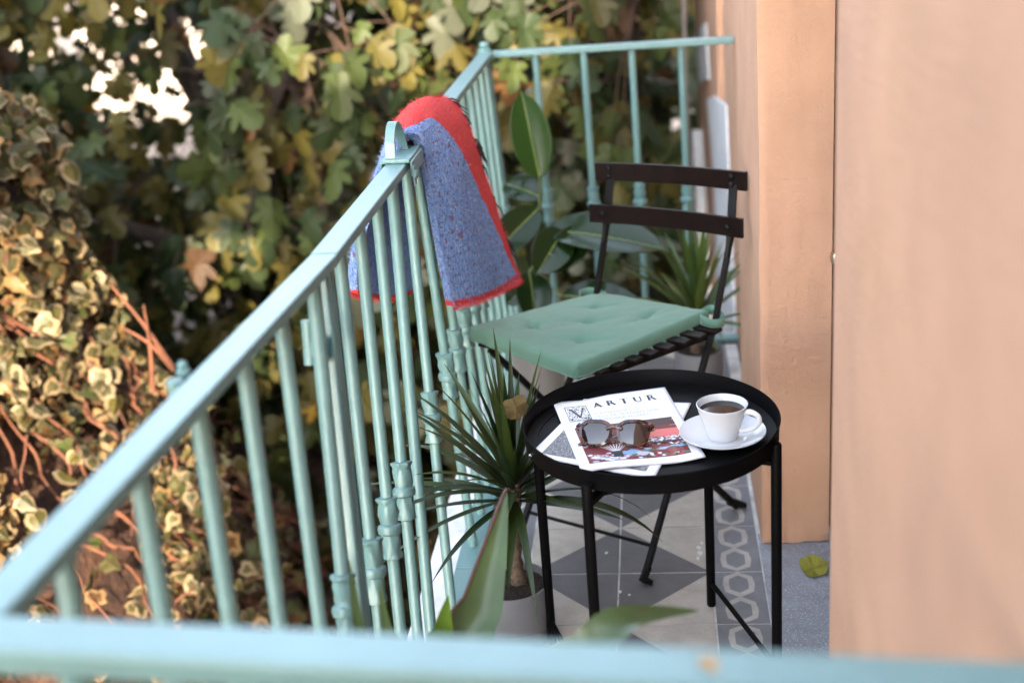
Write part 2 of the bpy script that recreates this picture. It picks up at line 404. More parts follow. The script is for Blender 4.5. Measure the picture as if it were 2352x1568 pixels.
# fixed part next to the camera: near rail across the end plus first stretch of the left side
near = thing('balcony_railing', (-.2, -1.65, 0), 'blurred teal railing across the bottom and lower left, nearest the camera', 'railing')
c0 = Vector((-.436, -1.632, RH-.011)); c1 = Vector((NPX-.001, -1.706, RH-.011))
MB().bar(c0, c1, .046, .024).build('top_rail', TEAL, near, bevel=.004)
MB().bar((-.428, -1.612, RH-.009), (lx(-.66), -.655, RH-.009), .042, .018).build('top_rail', TEAL, near, bevel=.003)
for tp, lw in (((147, 1287), (166, 1409)), ((318, 1082), (374, 1409)), ((454, 938), (529, 1425)), ((559, 822), (642, 1425)), ((645, 728), (736, 1436))): bar_px(near, tp, lw)
for i in range(5):
    x = -.335+i*.135; y = -1.645-(x+.436)*.094
    baluster(near, (x, y, RH-.015), (x, y, .03), None)
MB().bar((-.39, -1.645, .022), (NPX-.001, -1.705, .022), .045, .012).build('bottom_rail', TEAL, near, bevel=.002)
MB().bar((-.385, -1.62, .0125), (-.335, -.70, .0125), .055, .014).build('bottom_rail', TEAL, near, bevel=.002)
# hinge post: round bar, angle iron and strip
bar_px(near, (718, 640), (793, 1380), .47, .0113, 'hinge_post')
for off, tp, lw, w, h in ((0, (744, 630), (830, 1426), .020, .004), (.010, (752, 628), (839, 1432), .004, .016), (.006, (759, 620), (848, 1440), .007, .007)):
    a, c = bar_ends(tp, lw, off); MB().bar(a, c, w, h, up=(0, 1, 0)).build('angle_iron', TEAL, near, bevel=.001)
h0 = at(705, 735, 0, -.402); h1 = at(710, 790, 0, -.402); h2 = at(713, 838, 0, -.402)
hb = MB(); hb.tube([h0, h0.lerp(h1, .96)], .0095, 12); hb.tube([h1, h2], .0095, 12)
hb.box((h1.x+.004, h1.y-.012, h2.z), (h1.x+.02, h1.y+.01, h2.z+.035)); hb.build('hinge', TEAL, near, smooth=True)
fx = at(420, 848, 0, -.45)
hb = MB(); hb.lathe([(0, -.012), (.008, -.010), (.009, -.002), (.005, .002), (.007, .006), (.004, .010), (0, .012)], fx, 12); hb.lathe([(0, -.014), (.010, -.01), (.010, .01), (0, .014)], fx+Vector((0, -.03, -.012)), 10)
hb.bar(fx+Vector((0, -.03, -.012)), fx+Vector((.03, 0, -.03)), .012, .012); hb.build('bracket', TEAL, near, smooth=True)
# gate panel between hinge post and latch
gate = thing('railing_gate', (-.35, -.35, 0), 'teal gate panel of the railing between hinge post and looped latch', 'gate')
MB().bar((-.381, -.653, RH-.009), (-.380, .045, RH-.009), .042, .018).build('top_rail', TEAL, gate, bevel=.003)
for tp, lw in (((780, 585), (873, 1444)), ((825, 525), (919, 1441)), ((865, 470), (958, 1441))): bar_px(gate, tp, lw)
bar_px(gate, (900, 425), (989, 1441), None, .0113)
MB().bar((-.335, -.695, .0125), (-.335, -.0, .0125), .055, .014).build('bottom_rail', TEAL, gate, bevel=.002)
# far fixed part: rest of the left side, corner, far end
far = thing('balcony_railing', (-.35, 1.2, 0), 'teal railing running behind the blanket round the far corner to the wall', 'railing')
MB().bar((-.380, .047, RH-.009), (-.380, 1.41, RH-.009), .042, .018).build('top_rail', TEAL, far, bevel=.003)
MB().bar((-.3585, 1.400, RH-.009), (.352, 1.383, RH-.009), .040, .018).build('top_rail', TEAL, far, bevel=.003)
_a, _c = bar_ends((932, 390), (1041, 1426)); baluster(far, _a, _c, CZ)
for i, y in enumerate((.125, .275, .425, .57, .71, .85, .985, 1.115, 1.24, 1.355)): bal_left(far, y, collar=True)
for i, x in enumerate((-.232, -.088, .054, .198)):
    baluster(far, (x, 1.392, RH-.012), (x+.012, 1.385, .02), .47, .0105)
MB().bar((-.335, .003, .0125), (-.335, 1.41, .0125), .055, .014).build('bottom_rail', TEAL, far, bevel=.002)
MB().bar((-.30, 1.39, .0125), (.352, 1.385, .0125), .045, .014).build('bottom_rail', TEAL, far, bevel=.002)
baluster(far, (-.385, 1.40, RH+.004), (-.34, 1.37, .02), None, .016, 'corner_post')
MB().lathe([(.020, -.008), (.020, .002), (.012, .006), (.016, .014), (.012, .022), (0, .026)], (-.384, 1.402, RH+.004), 14).build('finial', TEAL, far, smooth=True)
# latch: folded cover over the rail joint with upright loop
latch = MB()
a0, a1 = -.075, .055
for (y0, y1, z, w) in ((a0, a1, RH+.0045, .056),): latch.bar((-.380, y0, z), (-.380, y1, z), w, .008)
latch.bar((-.3505, a0+.004, RH-.012), (-.3505, a1, RH-.012), .005, .030); latch.bar((-.4095, a0+.004, RH-.012), (-.4095, a1, RH-.012), .005, .030)
lo = latch.build('latch', TEAL, gate, bevel=.0025)
lp = MB(); pts = []
for i in range(15):
    t = i/14
    yy = -.058+.075*t; zz = RH+.008+.068*math.sin(math.pi*min(1, t*1.02))**.62*(1-.18*t)
    pts.append(Vector((-.392+.012*t, yy*1.0, zz)))
for i in range(14): lp.bar(pts[i], pts[i+1]+(pts[i+1]-pts[i])*.12, .019, .0042, up=(0, -1, .05) if i in (0, 13) else (0, 0, 1))
lp.build('loop', TEAL, lo)
tb = MB(); tb.lathe([(0, 0), (.009, .0), (.009, .003), (.006, .006), (0, .007)], (-.347, -.062, RH-.024), 12, axis=(1, 0, 0)); tb.bar((-.3475, -.062, RH-.045), (-.3475, -.062, RH-.008), .018, .003, up=(1, 0, 0)); tb.build('bolt', TEAL, lo, smooth=True)

# ------------------------------------------------------------------ blanket
def blanket():
    root = thing('blanket', (-.37, .2, .6), 'thick woollen blanket, speckled blue with red border, draped over the teal rail', 'blanket')
    # columns near -> far; each row is (px, py, y)
    C0 = [(802, 672, .02), (800, 620, .02), (822, 520, .01), (852, 430, 0), (884, 356, .0), (912, 318, .01), (944, 306, .03), (968, 322, .05), (983, 390, .07), (1002, 500, .08), (1020, 600, .085), (1041, 703, .09)]
    C1 = [(850, 684, .12), (842, 620, .12), (846, 520, .12), (866, 400, .12), (890, 312, .12), (920, 272, .12), (958, 258, .12), (1000, 282, .13), (1040, 370, .14), (1066, 480, .15), (1088, 590, .16), (1104, 688, .17)]
    C2 = [(905, 684, .24), (893, 620, .24), (890, 500, .24), (897, 380, .24), (912, 290, .24), (940, 242, .24), (985, 226, .24), (1035, 260, .25), (1070, 330, .26), (1100, 440, .27), (1134, 555, .28), (1160, 664, .29)]
    C3 = [(944, 664, .34), (938, 600, .34), (934, 500, .34), (934, 380, .34), (946, 290, .34), (972, 240, .34), (1010, 224, .34), (1046, 240, .35), (1082, 300, .36), (1118, 410, .37), (1154, 520, .38), (1194, 642, .39)]
    cols = [[at(px, py, 1, y) for px, py, y in c] for c in (C0, C1, C2, C3)]
    NU, NV = 96, 48
    cc = [crom(c, NU) for c in cols]
    rows = []
    for i in range(NU):
        r = crom([c[i] for c in cc], NV); rows.append(r)
    # thickness: shell
    def nrm(i, j):
        a = rows[min(i+1, NU-1)][j]-rows[max(i-1, 0)][j]; b_ = rows[i][min(j+1, NV-1)]-rows[i][max(j-1, 0)]
        n = a.cross(b_); n.normalize(); return n
    cen = Vector((-.38, .2, .78)); sg = 1 if nrm(NU//2, NV//2).z > 0 else -1
    TH = .020
    outer = [[rows[i][j]+sg*nrm(i, j)*(.0022*mnoise.noise(rows[i][j]*38)+.0012*mnoise.noise(rows[i][j]*110)) for j in range(NV)] for i in range(NU)]
    inner = [[rows[i][j]-sg*nrm(i, j)*TH for j in range(NV)] for i in range(NU)]
    b = MB(); uv = []
    b.grid(outer); uv += [(i/(NU-1), j/(NV-1)) for i in range(NU) for j in range(NV)]
    o = len(b.v); b.v += [v for r in inner for v in r]; uv += [(i/(NU-1), j/(NV-1)) for i in range(NU) for j in range(NV)]
    idx = lambda i, j: i*NV+j
    for i in range(NU-1):
        for j in range(NV-1): b.f.append([o+idx(i, j), o+idx(i, j+1), o+idx(i+1, j+1), o+idx(i+1, j)]); b.m.append(0)
    for i in range(NU-1):
        b.f.append([idx(i, 0), o+idx(i, 0), o+idx(i+1, 0), idx(i+1, 0)]); b.m.append(0)
        b.f.append([idx(i, NV-1), idx(i+1, NV-1), o+idx(i+1, NV-1), o+idx(i, NV-1)]); b.m.append(0)
    for j in range(NV-1):
        b.f.append([idx(0, j), idx(0, j+1), o+idx(0, j+1), o+idx(0, j)]); b.m.append(0)
        b.f.append([idx(NU-1, j), o+idx(NU-1, j), o+idx(NU-1, j+1), idx(NU-1, j+1)]); b.m.append(0)
    b.uv = uv
    mt = mat('wool', (.2, .3, .6), .95, sheen=.08); N, L, bs = nodes_of(mt)
    uvn = N.new('ShaderNodeUVMap'); sp = N.new('ShaderNodeSeparateXYZ'); L.new(uvn.outputs[0], sp.inputs[0])
    tc = N.new('ShaderNodeTexCoord')
    def math_(op, a, b_=None, c=None):
        n = N.new('ShaderNodeMath'); n.operation = op
        for k, x in enumerate((a, b_, c)):
            if x is None: continue
            if isinstance(x, (int, float)): n.inputs[k].default_value = x
            else: L.new(x, n.inputs[k])
        return n.outputs[0]
    def nz(scale, det=3, rough=.6):
        n = N.new('ShaderNodeTexNoise'); n.inputs['Scale'].default_value = scale; n.inputs['Detail'].default_value = det; n.inputs['Roughness'].default_value = rough; L.new(tc.outputs['Object'], n.inputs[0]); return n.outputs[0]
    U, V = sp.outputs[0], sp.outputs[1]
    ed = math_('MULTIPLY_ADD', math_('SUBTRACT', nz(300), .5), .05, 0)
    ed2 = math_('MULTIPLY_ADD', math_('SUBTRACT', nz(30), .5), .05, ed)
    # split line of blue and red across the width as a function of U
    cr = N.new('ShaderNodeFloatCurve'); L.new(U, cr.inputs['Value'])
    cv = cr.mapping.curves[0]
    for k, (x, y) in enumerate(((0, .99), (.3, .95), (.41, .16), (.53, .12), (.62, .34), (.75, .56), (.88, .77), (1, .95))):
        if k < 2: cv.points[k].location = (x, y)
        else: cv.points.new(x, y)
    cr.mapping.update()
    isred = math_('GREATER_THAN', math_('ADD', V, ed2), cr.outputs[0])
    hemA = math_('GREATER_THAN', math_('ADD', U, math_('MULTIPLY', ed, .6)), .984); hemB = math_('LESS_THAN', math_('ADD', U, math_('MULTIPLY', ed, .6)), .018)
    red = math_('MAXIMUM', isred, math_('MAXIMUM', hemA, hemB))
    sp_dark = math_('GREATER_THAN', nz(120, 4, .8), .555); sp_red = math_('GREATER_THAN', nz(62, 2), .655); sp_lt = math_('GREATER_THAN', nz(170, 3, .8), .555)
    def mix(f, c1, c2):
        n = N.new('ShaderNodeMixRGB'); L.new(f, n.inputs[0]) if not isinstance(f, float) else None
        for k, c in ((1, c1), (2, c2)):
            if isinstance(c, tuple): n.inputs[k].default_value = (*c, 1)
            else: L.new(c, n.inputs[k])
        return n.outputs[0]
    blue = mix(math_('MULTIPLY', nz(18, 4), .9), (.100, .225, .56), (.20, .35, .70))
    blue = mix(math_('MULTIPLY', sp_dark, .75), blue, (.030, .055, .16)); blue = mix(math_('MULTIPLY', sp_lt, .75), blue, (.40, .46, .66)); blue = mix(math_('MULTIPLY', sp_red, .8), blue, (.16, .035, .09))
    rd = mix(math_('MULTIPLY', nz(25, 4), .9), (.55, .012, .014), (.74, .030, .028)); rd = mix(math_('MULTIPLY', sp_dark, .30), rd, (.26, .008, .012))
    L.new(mix(red, blue, rd), bs.inputs['Base Color'])
    bp = N.new('ShaderNodeBump'); bp.inputs['Strength'].default_value = .9; bp.inputs['Distance'].default_value = .006
    wv = N.new('ShaderNodeTexWave'); wv.inputs['Scale'].default_value = 55; wv.inputs['Distortion'].default_value = 9; wv.inputs['Detail'].default_value = 3; L.new(tc.outputs['Object'], wv.inputs[0])
    L.new(math_('ADD', math_('MULTIPLY', wv.outputs[1] if len(wv.outputs) > 1 else wv.outputs[0], .35), nz(260, 6, .8)), bp.inputs['Height']); L.new(bp.outputs[0], bs.inputs['Normal'])
    b.build('cloth', mt, root, smooth=True)
    # inner folded layer at the bottom of the balcony side
    b = MB()
    lay = []
    for k in range(9):
        v = .25+.6*k/8; j = int(v*(NV-1))
        p = inner[NU-1][j]; d = (inner[NU-1][j]-inner[NU-8][j]).normalized(); n = sg*nrm(NU-1, j)
        lay.append([p-d*.10-n*.004, p-d*.05-n*.006, p+d*.008*(1+math.sin(k*1.3))-n*.008, p+d*.004-n*.016, p-d*.05-n*.022])
    b.grid(lay); b.uv = [(.98, .5)]*len(b.v); b.build('folded_layer', [mt], root, smooth=True)
    # fringe: dark tufts along the far edge, wool fibres along the hems
    fb = MB()
    for k in range(10):
        i0 = NU*(.55+.43*rnd.random()); ang = rnd.uniform(-.4, .8)
        for q in range(rnd.randint(2, 6)):
            i = min(max(int(i0+rnd.uniform(-2, 2)), 1), NU-2)
            p = outer[i][NV-1].lerp(inner[i][NV-1], rnd.random()*.5); n = sg*nrm(i, NV-1); tdir = (outer[i+1][NV-1]-outer[i][NV-1]).normalized()
            e = (tdir*rnd.uniform(.7, 1.3)+Vector((.6, .3, -.2))*rnd.uniform(.2, .75)+n*rnd.uniform(-.1, .5)).normalized(); ln = rnd.uniform(.018, .042)
            fb.tube([p, p+e*ln*.5+n*.003, p+e*ln*.8+tdir*ln*.3+Vector((rnd.uniform(-.005, .005), rnd.uniform(-.004, .004), -.003))], [.0021, .0019, .0010], 5)
    tag(fb.build('fringe', mat('black_wool', (.012, .011, .014), .9), root, smooth=True), kind='stuff')
    fz = MB(); fr = MB()
    for k in range(5200):
        i = rnd.randrange(NU); j = rnd.randrange(NV)
        hem = k % 3 == 0
        if hem: i = rnd.choice((0, NU-1))
        elif k % 3 == 1: j = rnd.choice((0, NV-1))
        p = outer[i][j].lerp(outer[min(i+1, NU-1)][min(j+1, NV-1)], rnd.random()); n = sg*nrm(i, j)
        rv = Vector((rnd.uniform(-1, 1), rnd.uniform(-1, 1), rnd.uniform(-1, 1)))
        d = (n*.8+rv*.9)
        if hem: d = (outer[NU-1][j]-outer[NU-6][j] if i else outer[0][j]-outer[5][j]).normalized()+rv*.6
        d.normalize(); ln = rnd.uniform(.004, .011)*(1.4 if hem else 1); s_ = d.orthogonal()*.0004
        u_, v_ = i/(NU-1), j/(NV-1)
        sp_ = ((0, .99), (.3, .95), (.41, .16), (.53, .12), (.62, .34), (.75, .56), (.88, .77), (1, .95)); isr = hem
        for (x0, y0), (x1, y1) in zip(sp_, sp_[1:]):
            if x0 <= u_ <= x1: isr = hem or v_ > y0+(y1-y0)*(u_-x0)/(x1-x0)
        (fr if isr else fz).add([p-s_, p+s_, p+d*ln+rv*.0012], [(0, 1, 2)])
    tag(fz.build('blue_fuzz', mat('blue_fuzz', (.22, .30, .55), .95), root), kind='stuff')
    tag(fr.build('red_fuzz', mat('red_fuzz', (.6, .05, .06), .95), root), kind='stuff')
blanket()

# ------------------------------------------------------------------ folding chair and cushion
def chair():
    root = thing('folding_chair', (0, .25, 0), 'dark folding bistro chair with two back slats and green cushion by the wall', 'chair')
    TL = Vector((-.029, .552, .79)); TR = Vector((.312, .376, .79)); ML = Vector((-.046, .512, .70)); MR = Vector((.298, .316, .70))
    PL = Vector((-.046, .500, .455)); PR = Vector((.231, .303, .455))
    FR_ = Vector((.053, -.044, .0)); FL = Vector((-.239, .118, .0)); RR = Vector((.273, .282, 0)); RL = Vector((-.011, .482, 0))
    bk = (TR-TL).normalized().cross(Vector((0, 0, 1))); bk = Vector((.47, .88, 0)) if bk.dot(Vector((.47, .88, 0))) > 0 else Vector((.47, .88, 0))
    def slat(a, c, h, nm='back_slat'):
        b = MB(); n = 8; d = c-a; sl = []
        for i in range(n+1):
            t = i/n; p = a+d*t+bk*(.018*math.sin(math.pi*t)) ; sl.append(p)
        rows = []
        for p in sl:
            rows.append([p+bk*-.006, p+bk*-.006-Vector((0, 0, h)), p+bk*.006-Vector((0, 0, h)), p+bk*.006, p+bk*-.006])
        b.grid(rows); b.poly([rows[0][k] for k in (0, 1, 2, 3)]); b.poly([rows[-1][k] for k in (3, 2, 1, 0)])
        return b.build(nm, CHAIRM, root, bevel=.002)
    s1 = slat(TL, TR, .043); s2 = slat(ML, MR, .044)
    def rivet(par, p):
        MB().lathe([(0, -.001), (.007, 0), (.0062, .003), (.003, .0048), (0, .0052)], p, 12, axis=(-.47, -.88, 0)).build('rivet', CHAIRF, par, smooth=True)
    du = (TR-TL).normalized(); dm = (MR-ML).normalized()
    for e, sgn in ((TL, 1), (TR, -1)):
        for z in (.012, .030): rivet(s1, e+du*sgn*.036+Vector((0, 0, -z))+bk*(-.004))
    for e, sgn in ((ML, 1), (MR, -1)): rivet(s2, e+dm*sgn*.036+Vector((0, 0, -.022))+bk*(-.004))
    # long legs: back posts twist and run down to the front feet
    for T_, M_, P_, F_, sg in ((TL+du*.036, ML+dm*.036, PL, FL, 1), (TR-du*.036, MR-dm*.036, PR, FR_, -1)):
        b = MB()
        up = T_-Vector((0, 0, .004))+bk*.013; mid = M_-Vector((0, 0, .05))+bk*.013; tw = mid.lerp(P_, .22); low = P_.lerp(F_, .93)+Vector((0, 0, .0))
        b.bar(up, mid, .020, .006, up=bk)
        b.tube([mid+Vector((0, 0, .006)), mid.lerp(tw, .5), tw], [.011, .0085, .009], 6, flat=.45)
        b.bar(tw, P_, .012, .014, up=bk); b.bar(P_+Vector((0, 0, .004)), F_+Vector((0, 0, .004)), .012, .015, up=bk)
        lg = b.build('leg', CHAIRF, root, bevel=.0012)
        MB().tube([F_.lerp(P_, .06), F_+Vector((0, 0, .012)), F_+Vector((.020, -.006, .005))], [.010, .011, .006], 8).build('foot', CHAIRF, lg, smooth=True)
    SFR = Vector((-.030, .085, .435)); SFL = Vector((-.280, .262, .435))
    for S_, F_ in ((SFL, RL), (SFR, RR)):
        lg = MB().bar(S_, F_+Vector((0, 0, .006)), .012, .015, up=(.3, .4, .8)).build('leg', CHAIRF, root, bevel=.0012)
        MB().tube([F_.lerp(S_, .06), F_+Vector((0, 0, .014)), F_+Vector((.022, .004, .006))], [.010, .011, .006], 8).build('foot', CHAIRF, lg, smooth=True)
    def rod(a, c, r=.0042): MB().tube([a, c], r, 8).build('stretcher', CHAIRF, root, smooth=True)
    rod(FL.lerp(PL, .14), FR_.lerp(PR, .14)); rod(RL.lerp(SFL, .16), RR.lerp(SFR, .16)); rod(PL.lerp(FL, .5), PR.lerp(FR_, .5))
    SBL = PL+Vector((-.01, -.02, -.015)); SBR = PR+Vector((-.012, -.01, -.015))
    MB().bar(SFL, SBL, .012, .016).build('seat_rail', CHAIRF, root); MB().bar(SFR, SBR, .012, .016).build('seat_rail', CHAIRF, root)
    for k in range(8):
        t = k/7; a = SFL.lerp(SBL, t); c = SFR.lerp(SBR, t); d = (c-a).normalized()
        MB().bar(a-d*.022+Vector((0, 0, .012)), c+d*.026+Vector((0, 0, .012)), .030, .008).build('seat_slat', CHAIRM, root, bevel=.0015)
    return root
chair()
CUSH = mat('green_cotton', (.096, .205, .148), .9, noise=(11, .06), sheen=.25)
_N, _L, _b = nodes_of(CUSH)
_tc = _N.new('ShaderNodeTexCoord'); _w = _N.new('ShaderNodeTexNoise'); _w.inputs['Scale'].default_value = 420; _L.new(_tc.outputs['Object'], _w.inputs[0])
_bp = _N.new('ShaderNodeBump'); _bp.inputs['Strength'].default_value = .35; _bp.inputs['Distance'].default_value = .002; _L.new(_w.outputs[0], _bp.inputs['Height']); _L.new(_bp.outputs[0], _b.inputs['Normal'])
def cushion():
    root = thing('seat_cushion', (-.05, .3, .455), 'green tufted square seat cushion tied onto the folding chair', 'cushion')
    Lc, Bc, Rc, Fc = Vector((-.337, .302)), Vector((-.038, .522)), Vector((.230, .352)), Vector((-.066, .032))
    n = 72; zb, T = .443, .036
    def P(u, v):   # u along front->back, v along left->right ; corners L(0,0) F(0,1) B(1,0) R(1,1)
        return Lc*(1-u)*(1-v)+Fc*(1-u)*v+Bc*u*(1-v)+Rc*u*v
    tufts = [(.5, .5), (.27, .30), (.27, .72), (.73, .30), (.73, .72)]
    def warp(t):   # round the corners of the param square
        return t
    top = []; bot = []
    for i in range(n+1):
        rt = []; rb = []
        for j in range(n+1):
            # denser at the border
            u = .5-.5*math.cos(math.pi*i/n)*1.0; v = .5-.5*math.cos(math.pi*j/n)
            eu = min(u, 1-u); ev = min(v, 1-v); r = .05
            p = P(u, v)
            if eu < r and ev < r:          # rounded plan corner
                du, dv = r-eu, r-ev; k = math.hypot(du, dv)
                if k > r:
                    f = r/k; nu = (r-du*f) if u < .5 else 1-(r-du*f); nv = (r-dv*f) if v < .5 else 1-(r-dv*f); p = P(nu, nv)
            e = min(eu, ev); prof = math.sqrt(max(0, 1-(1-min(1, e/.034))**2))
            z = T*(.20+.80*prof)+.006*min(1, e/.3)
            for (a, c) in tufts:
                d = math.hypot((u-a)*.37, (v-c)*.37)
                z -= .014*math.exp(-(d/.013)**2)+.0045*math.exp(-(d/.042)**2)
                ang = math.atan2(v-c, u-a); z -= .0085*math.exp(-(d/.048)**2)*max(0, math.cos(2*ang+a*5+c*4))**14
            z += .0022*mnoise.noise(Vector((u*5, v*5, 3)))+.0012*mnoise.noise(Vector((u*16, v*16, 8)))*prof
            rt.append(Vector((p.x, p.y, zb+z))); rb.append(Vector((p.x, p.y, zb+T*.20-T*.20*prof)))
        top.append(rt); bot.append(rb)
    b = MB(); b.grid([list(reversed(r)) for r in top]); b.grid(bot)
    pad = b.build('pad', CUSH, root, smooth=True)
    pp = MB(); ring = []
    q = n
    edge = [top[0][j] for j in range(0, n+1, 2)]+[top[i][n] for i in range(2, n+1, 2)]+[top[n][j] for j in range(n-2, -1, -2)]+[top[i][0] for i in range(n-2, 0, -2)]
    pp.tube(edge+[edge[0]], .0022, 6, caps=False); pp.build('piping', CUSH, pad, smooth=True)
    for (a, c) in tufts:
        p = P(a, c); MB().lathe([(0, .0035), (.004, .003), (.006, .001), (.0062, -.002)][::-1], (p.x, p.y, zb+T-.015), 12).build('tuft_button', CUSH, pad, smooth=True)
    # strap round the right-hand back post
    sb = MB(); c = Vector((.236, .315, .47)); loop = []
    s0 = Vector((.206, .350, .472)); s1 = Vector((.200, .312, .470))
    path = crom([s0, s0+Vector((.022, .012, .004)), Vector((.246, .330, .474)), Vector((.254, .306, .470)), Vector((.242, .290, .466)), Vector((.222, .292, .466)), s1], 22)
    rows = [[p+Vector((0, 0, .011)), p+Vector((0, 0, -.012))] for p in path]; sb.grid(rows)
    o = sb.build('strap', CUSH, root, smooth=True); md = o.modifiers.new('s', 'SOLIDIFY'); md.thickness = .0022
    sb = MB(); s0 = Vector((-.05, .515, .472)); path = crom([s0+Vector((.03, -.02, 0)), s0+Vector((-.005, .01, .002)), s0+Vector((-.03, 0, 0)), s0+Vector((-.03, -.03, 0))], 12)
    sb.grid([[p+Vector((0, 0, .012)), p+Vector((0, 0, -.012))] for p in path]); o = sb.build('strap', CUSH, root, smooth=True); md = o.modifiers.new('s', 'SOLIDIFY'); md.thickness = .0022
cushion()

# ------------------------------------------------------------------ tray table
TC = Vector((.0865, -.345, 0)); TZ = .495
def table():
    root = thing('tray_table', TC, 'round black metal tray table with four thin legs in the foreground', 'table')
    c = TC
    tray = MB().lathe([(0, TZ-.003), (.215, TZ-.003), (.2255, TZ-.002), (.2265, TZ+.030), (.2285, TZ+.0325), (.2268, TZ+.0335), (.2245, TZ+.031), (.2225, TZ+.004), (.214, TZ+.0012), (.205, TZ), (.15, TZ), (.08, TZ), (0, TZ)], c, 96).build('tray', BLACK, root, smooth=True)
    MB().lathe([(.2032, TZ+.0002), (.2036, TZ+.0012), (.2056, TZ+.0013), (.206, TZ+.0002)], c, 96, caps=False).build('rim_groove', BLACK, tray, smooth=True)
    p = at(1551, 862, 1, c.y+.222); MB().lathe([(0, 0), (.0025, .0), (.002, .0015), (0, .002)], (p.x, c.y+.2218, TZ+.021), 8, axis=(0, -1, 0)).build('rivet', mat('rivet_grey', (.15, .15, .15), .4), tray, smooth=True)
    caps = [Vector((-.019, -.560, 0)), Vector((.300, -.425, 0)), Vector((.194, -.130, 0)), Vector((-.129, -.262, 0))]
    for q in caps:
        lg = MB().lathe([(.0085, 0), (.0094, .003), (.0094, .5055), (.0078, .509), (0, .5092)], q, 16).build('leg', BLACK, root, smooth=True)
        d = (c-q); d.z = 0; d.normalize(); z = .473
        MB().bar(q+Vector((0, 0, z))+d*.006, q+Vector((0, 0, z))+d*.052, .016, .010).build('bracket', BLACK, lg, bevel=.001)
    for a, bq in ((0, 3), (1, 2)):
        MB().tube([caps[a]+Vector((0, 0, .055)), caps[bq]+Vector((0, 0, .055))], .0052, 10).build('stretcher', BLACK, root, smooth=True)
    ml, mr = (caps[0]+caps[3])/2, (caps[1]+caps[2])/2
    rg = MB(); rg.tube([caps[i % 4]+Vector((0, 0, .470))+(c-caps[i % 4])*.19 for i in range(5)], .005, 8); rg.build('support_ring', BLACK, root, smooth=True)
table()

# ------------------------------------------------------------------ cup, saucer
CC = Vector((.212, -.377, TZ))
sau = MB().lathe([(0, .002), (.030, .002), (.034, .0), (.037, .0), (.040, .004), (.060, .0085), (.0735, .0165), (.0757, .0185), (.0750, .0200), (.0720, .0185), (.058, .0118), (.040, .0078), (.031, .0075), (.029, .0066), (0, .0066)], CC, 64).build('saucer', PORC, smooth=True)
tag(sau, 'white porcelain saucer under the coffee cup on the tray', 'saucer')
cz = CC+Vector((0, 0, .0066))
cup = thing('coffee_cup', cz, 'white porcelain cup of black coffee on its saucer', 'cup')
MB().lathe([(0, .003), (.020, .003), (.0235, 0), (.0262, 0), (.0272, .003), (.0300, .014), (.0350, .030), (.0400, .046), (.0440, .0615), (.0446, .0630), (.0432, .0636), (.0418, .0622), (.0378, .046), (.033, .030), (.027, .012), (.020, .008), (0, .008)], cz, 64).build('body', PORC, cup, smooth=True)
MB().lathe([(.0405, .0520), (.0396, .0514), (.039, .0510), (0, .0510)], cz, 48).build('coffee', COFFEE, cup, smooth=True)
hd = Vector((.93, -.36, 0)).normalized()
path = crom([cz+hd*.0405+Vector((0, 0, .051)), cz+hd*.052+Vector((0, 0, .0535)), cz+hd*.064+Vector((0, 0, .0475)), cz+hd*.0655+Vector((0, 0, .036)), cz+hd*.055+Vector((0, 0, .024)), cz+hd*.042+Vector((0, 0, .0185)), cz+hd*.031+Vector((0, 0, .0165))], 24)
MB().tube(path, [.0062-.0014*math.sin(math.pi*i/23) for i in range(24)], 12, flat=.72).build('handle', PORC, cup, smooth=True)

# ------------------------------------------------------------------ magazines
def sheet_frame(tl, tr, bl, z):
    return lambda u, v, dz=0: Vector((tl.x+(tr.x-tl.x)*u+(bl.x-tl.x)*v, tl.y+(tr.y-tl.y)*u+(bl.y-tl.y)*v, z+dz))
def letters(word, height, spacing):
    """serif capitals from strokes: returns list of polygons in (x, y), y up, and total width"""
    S = {'A': (.86, [((.12, 0), (.44, 1), .075), ((.40, 1), (.74, 0), .16), ((.22, .36), (.60, .36), .065)], [(.02, .24), (.62, .88)], []),
         'R': (.80, [((.16, 0), (.16, 1), .15), ((.42, .50), (.72, 0), .15)], [(.02, .30), (.64, .82)], ['bowl']),
         'T': (.78, [((.39, 0), (.39, 1), .15), ((.03, .97), (.75, .97), .05), ((.05, 1), (.03, .80), .03), ((.73, 1), (.75, .80), .03)], [(.25, .53)], []),
         'U': (.86, [((.17, .30), (.17, 1), .15), ((.70, .28), (.70, 1), .075)], [], ['u'])}
    out = []; x = 0
    def stroke(a, c, w):
        a = Vector((*a, 0)); c = Vector((*c, 0)); d = (c-a).normalized(); n = Vector((-d.y, d.x, 0))*(w*.68)
        return [a-n, c-n, c+n, a+n]
    for ch in word:
        w, st, serifs, ex = S[ch]; polys = [stroke(*s_) for s_ in st]
        for s0, s1 in serifs: polys.append(stroke((s0, .018), (s1, .018), .036))
        if ch == 'R': polys.append(stroke((.02, .982), (.3, .982), .036))
        if ch == 'U': polys.append(stroke((.03, .982), (.31, .982), .036)); polys.append(stroke((.58, .982), (.82, .982), .036))
        if 'bowl' in ex:
            k = 9; pp = [(.18+.34*math.sin(math.pi*i/k)**.8 if i not in (0, k) else .18, 1-.5*(1-math.cos(math.pi*i/k))/2) for i in range(k+1)]
            for i in range(k): polys.append(stroke(pp[i], pp[i+1], .045+.06*math.sin(math.pi*(i+.5)/k)))
        if 'u' in ex:
            k = 9; pp = [(.435-.265*math.cos(math.pi*i/k), .30-.30*math.sin(math.pi*i/k)+.01) for i in range(k+1)]
            for i in range(k): polys.append(stroke(pp[i], pp[i+1], .10-.05*i/k))
        out += [[(x+p.x*height, p.y*height) for p in pl] for pl in polys]; x += w*height+spacing
    return out, x
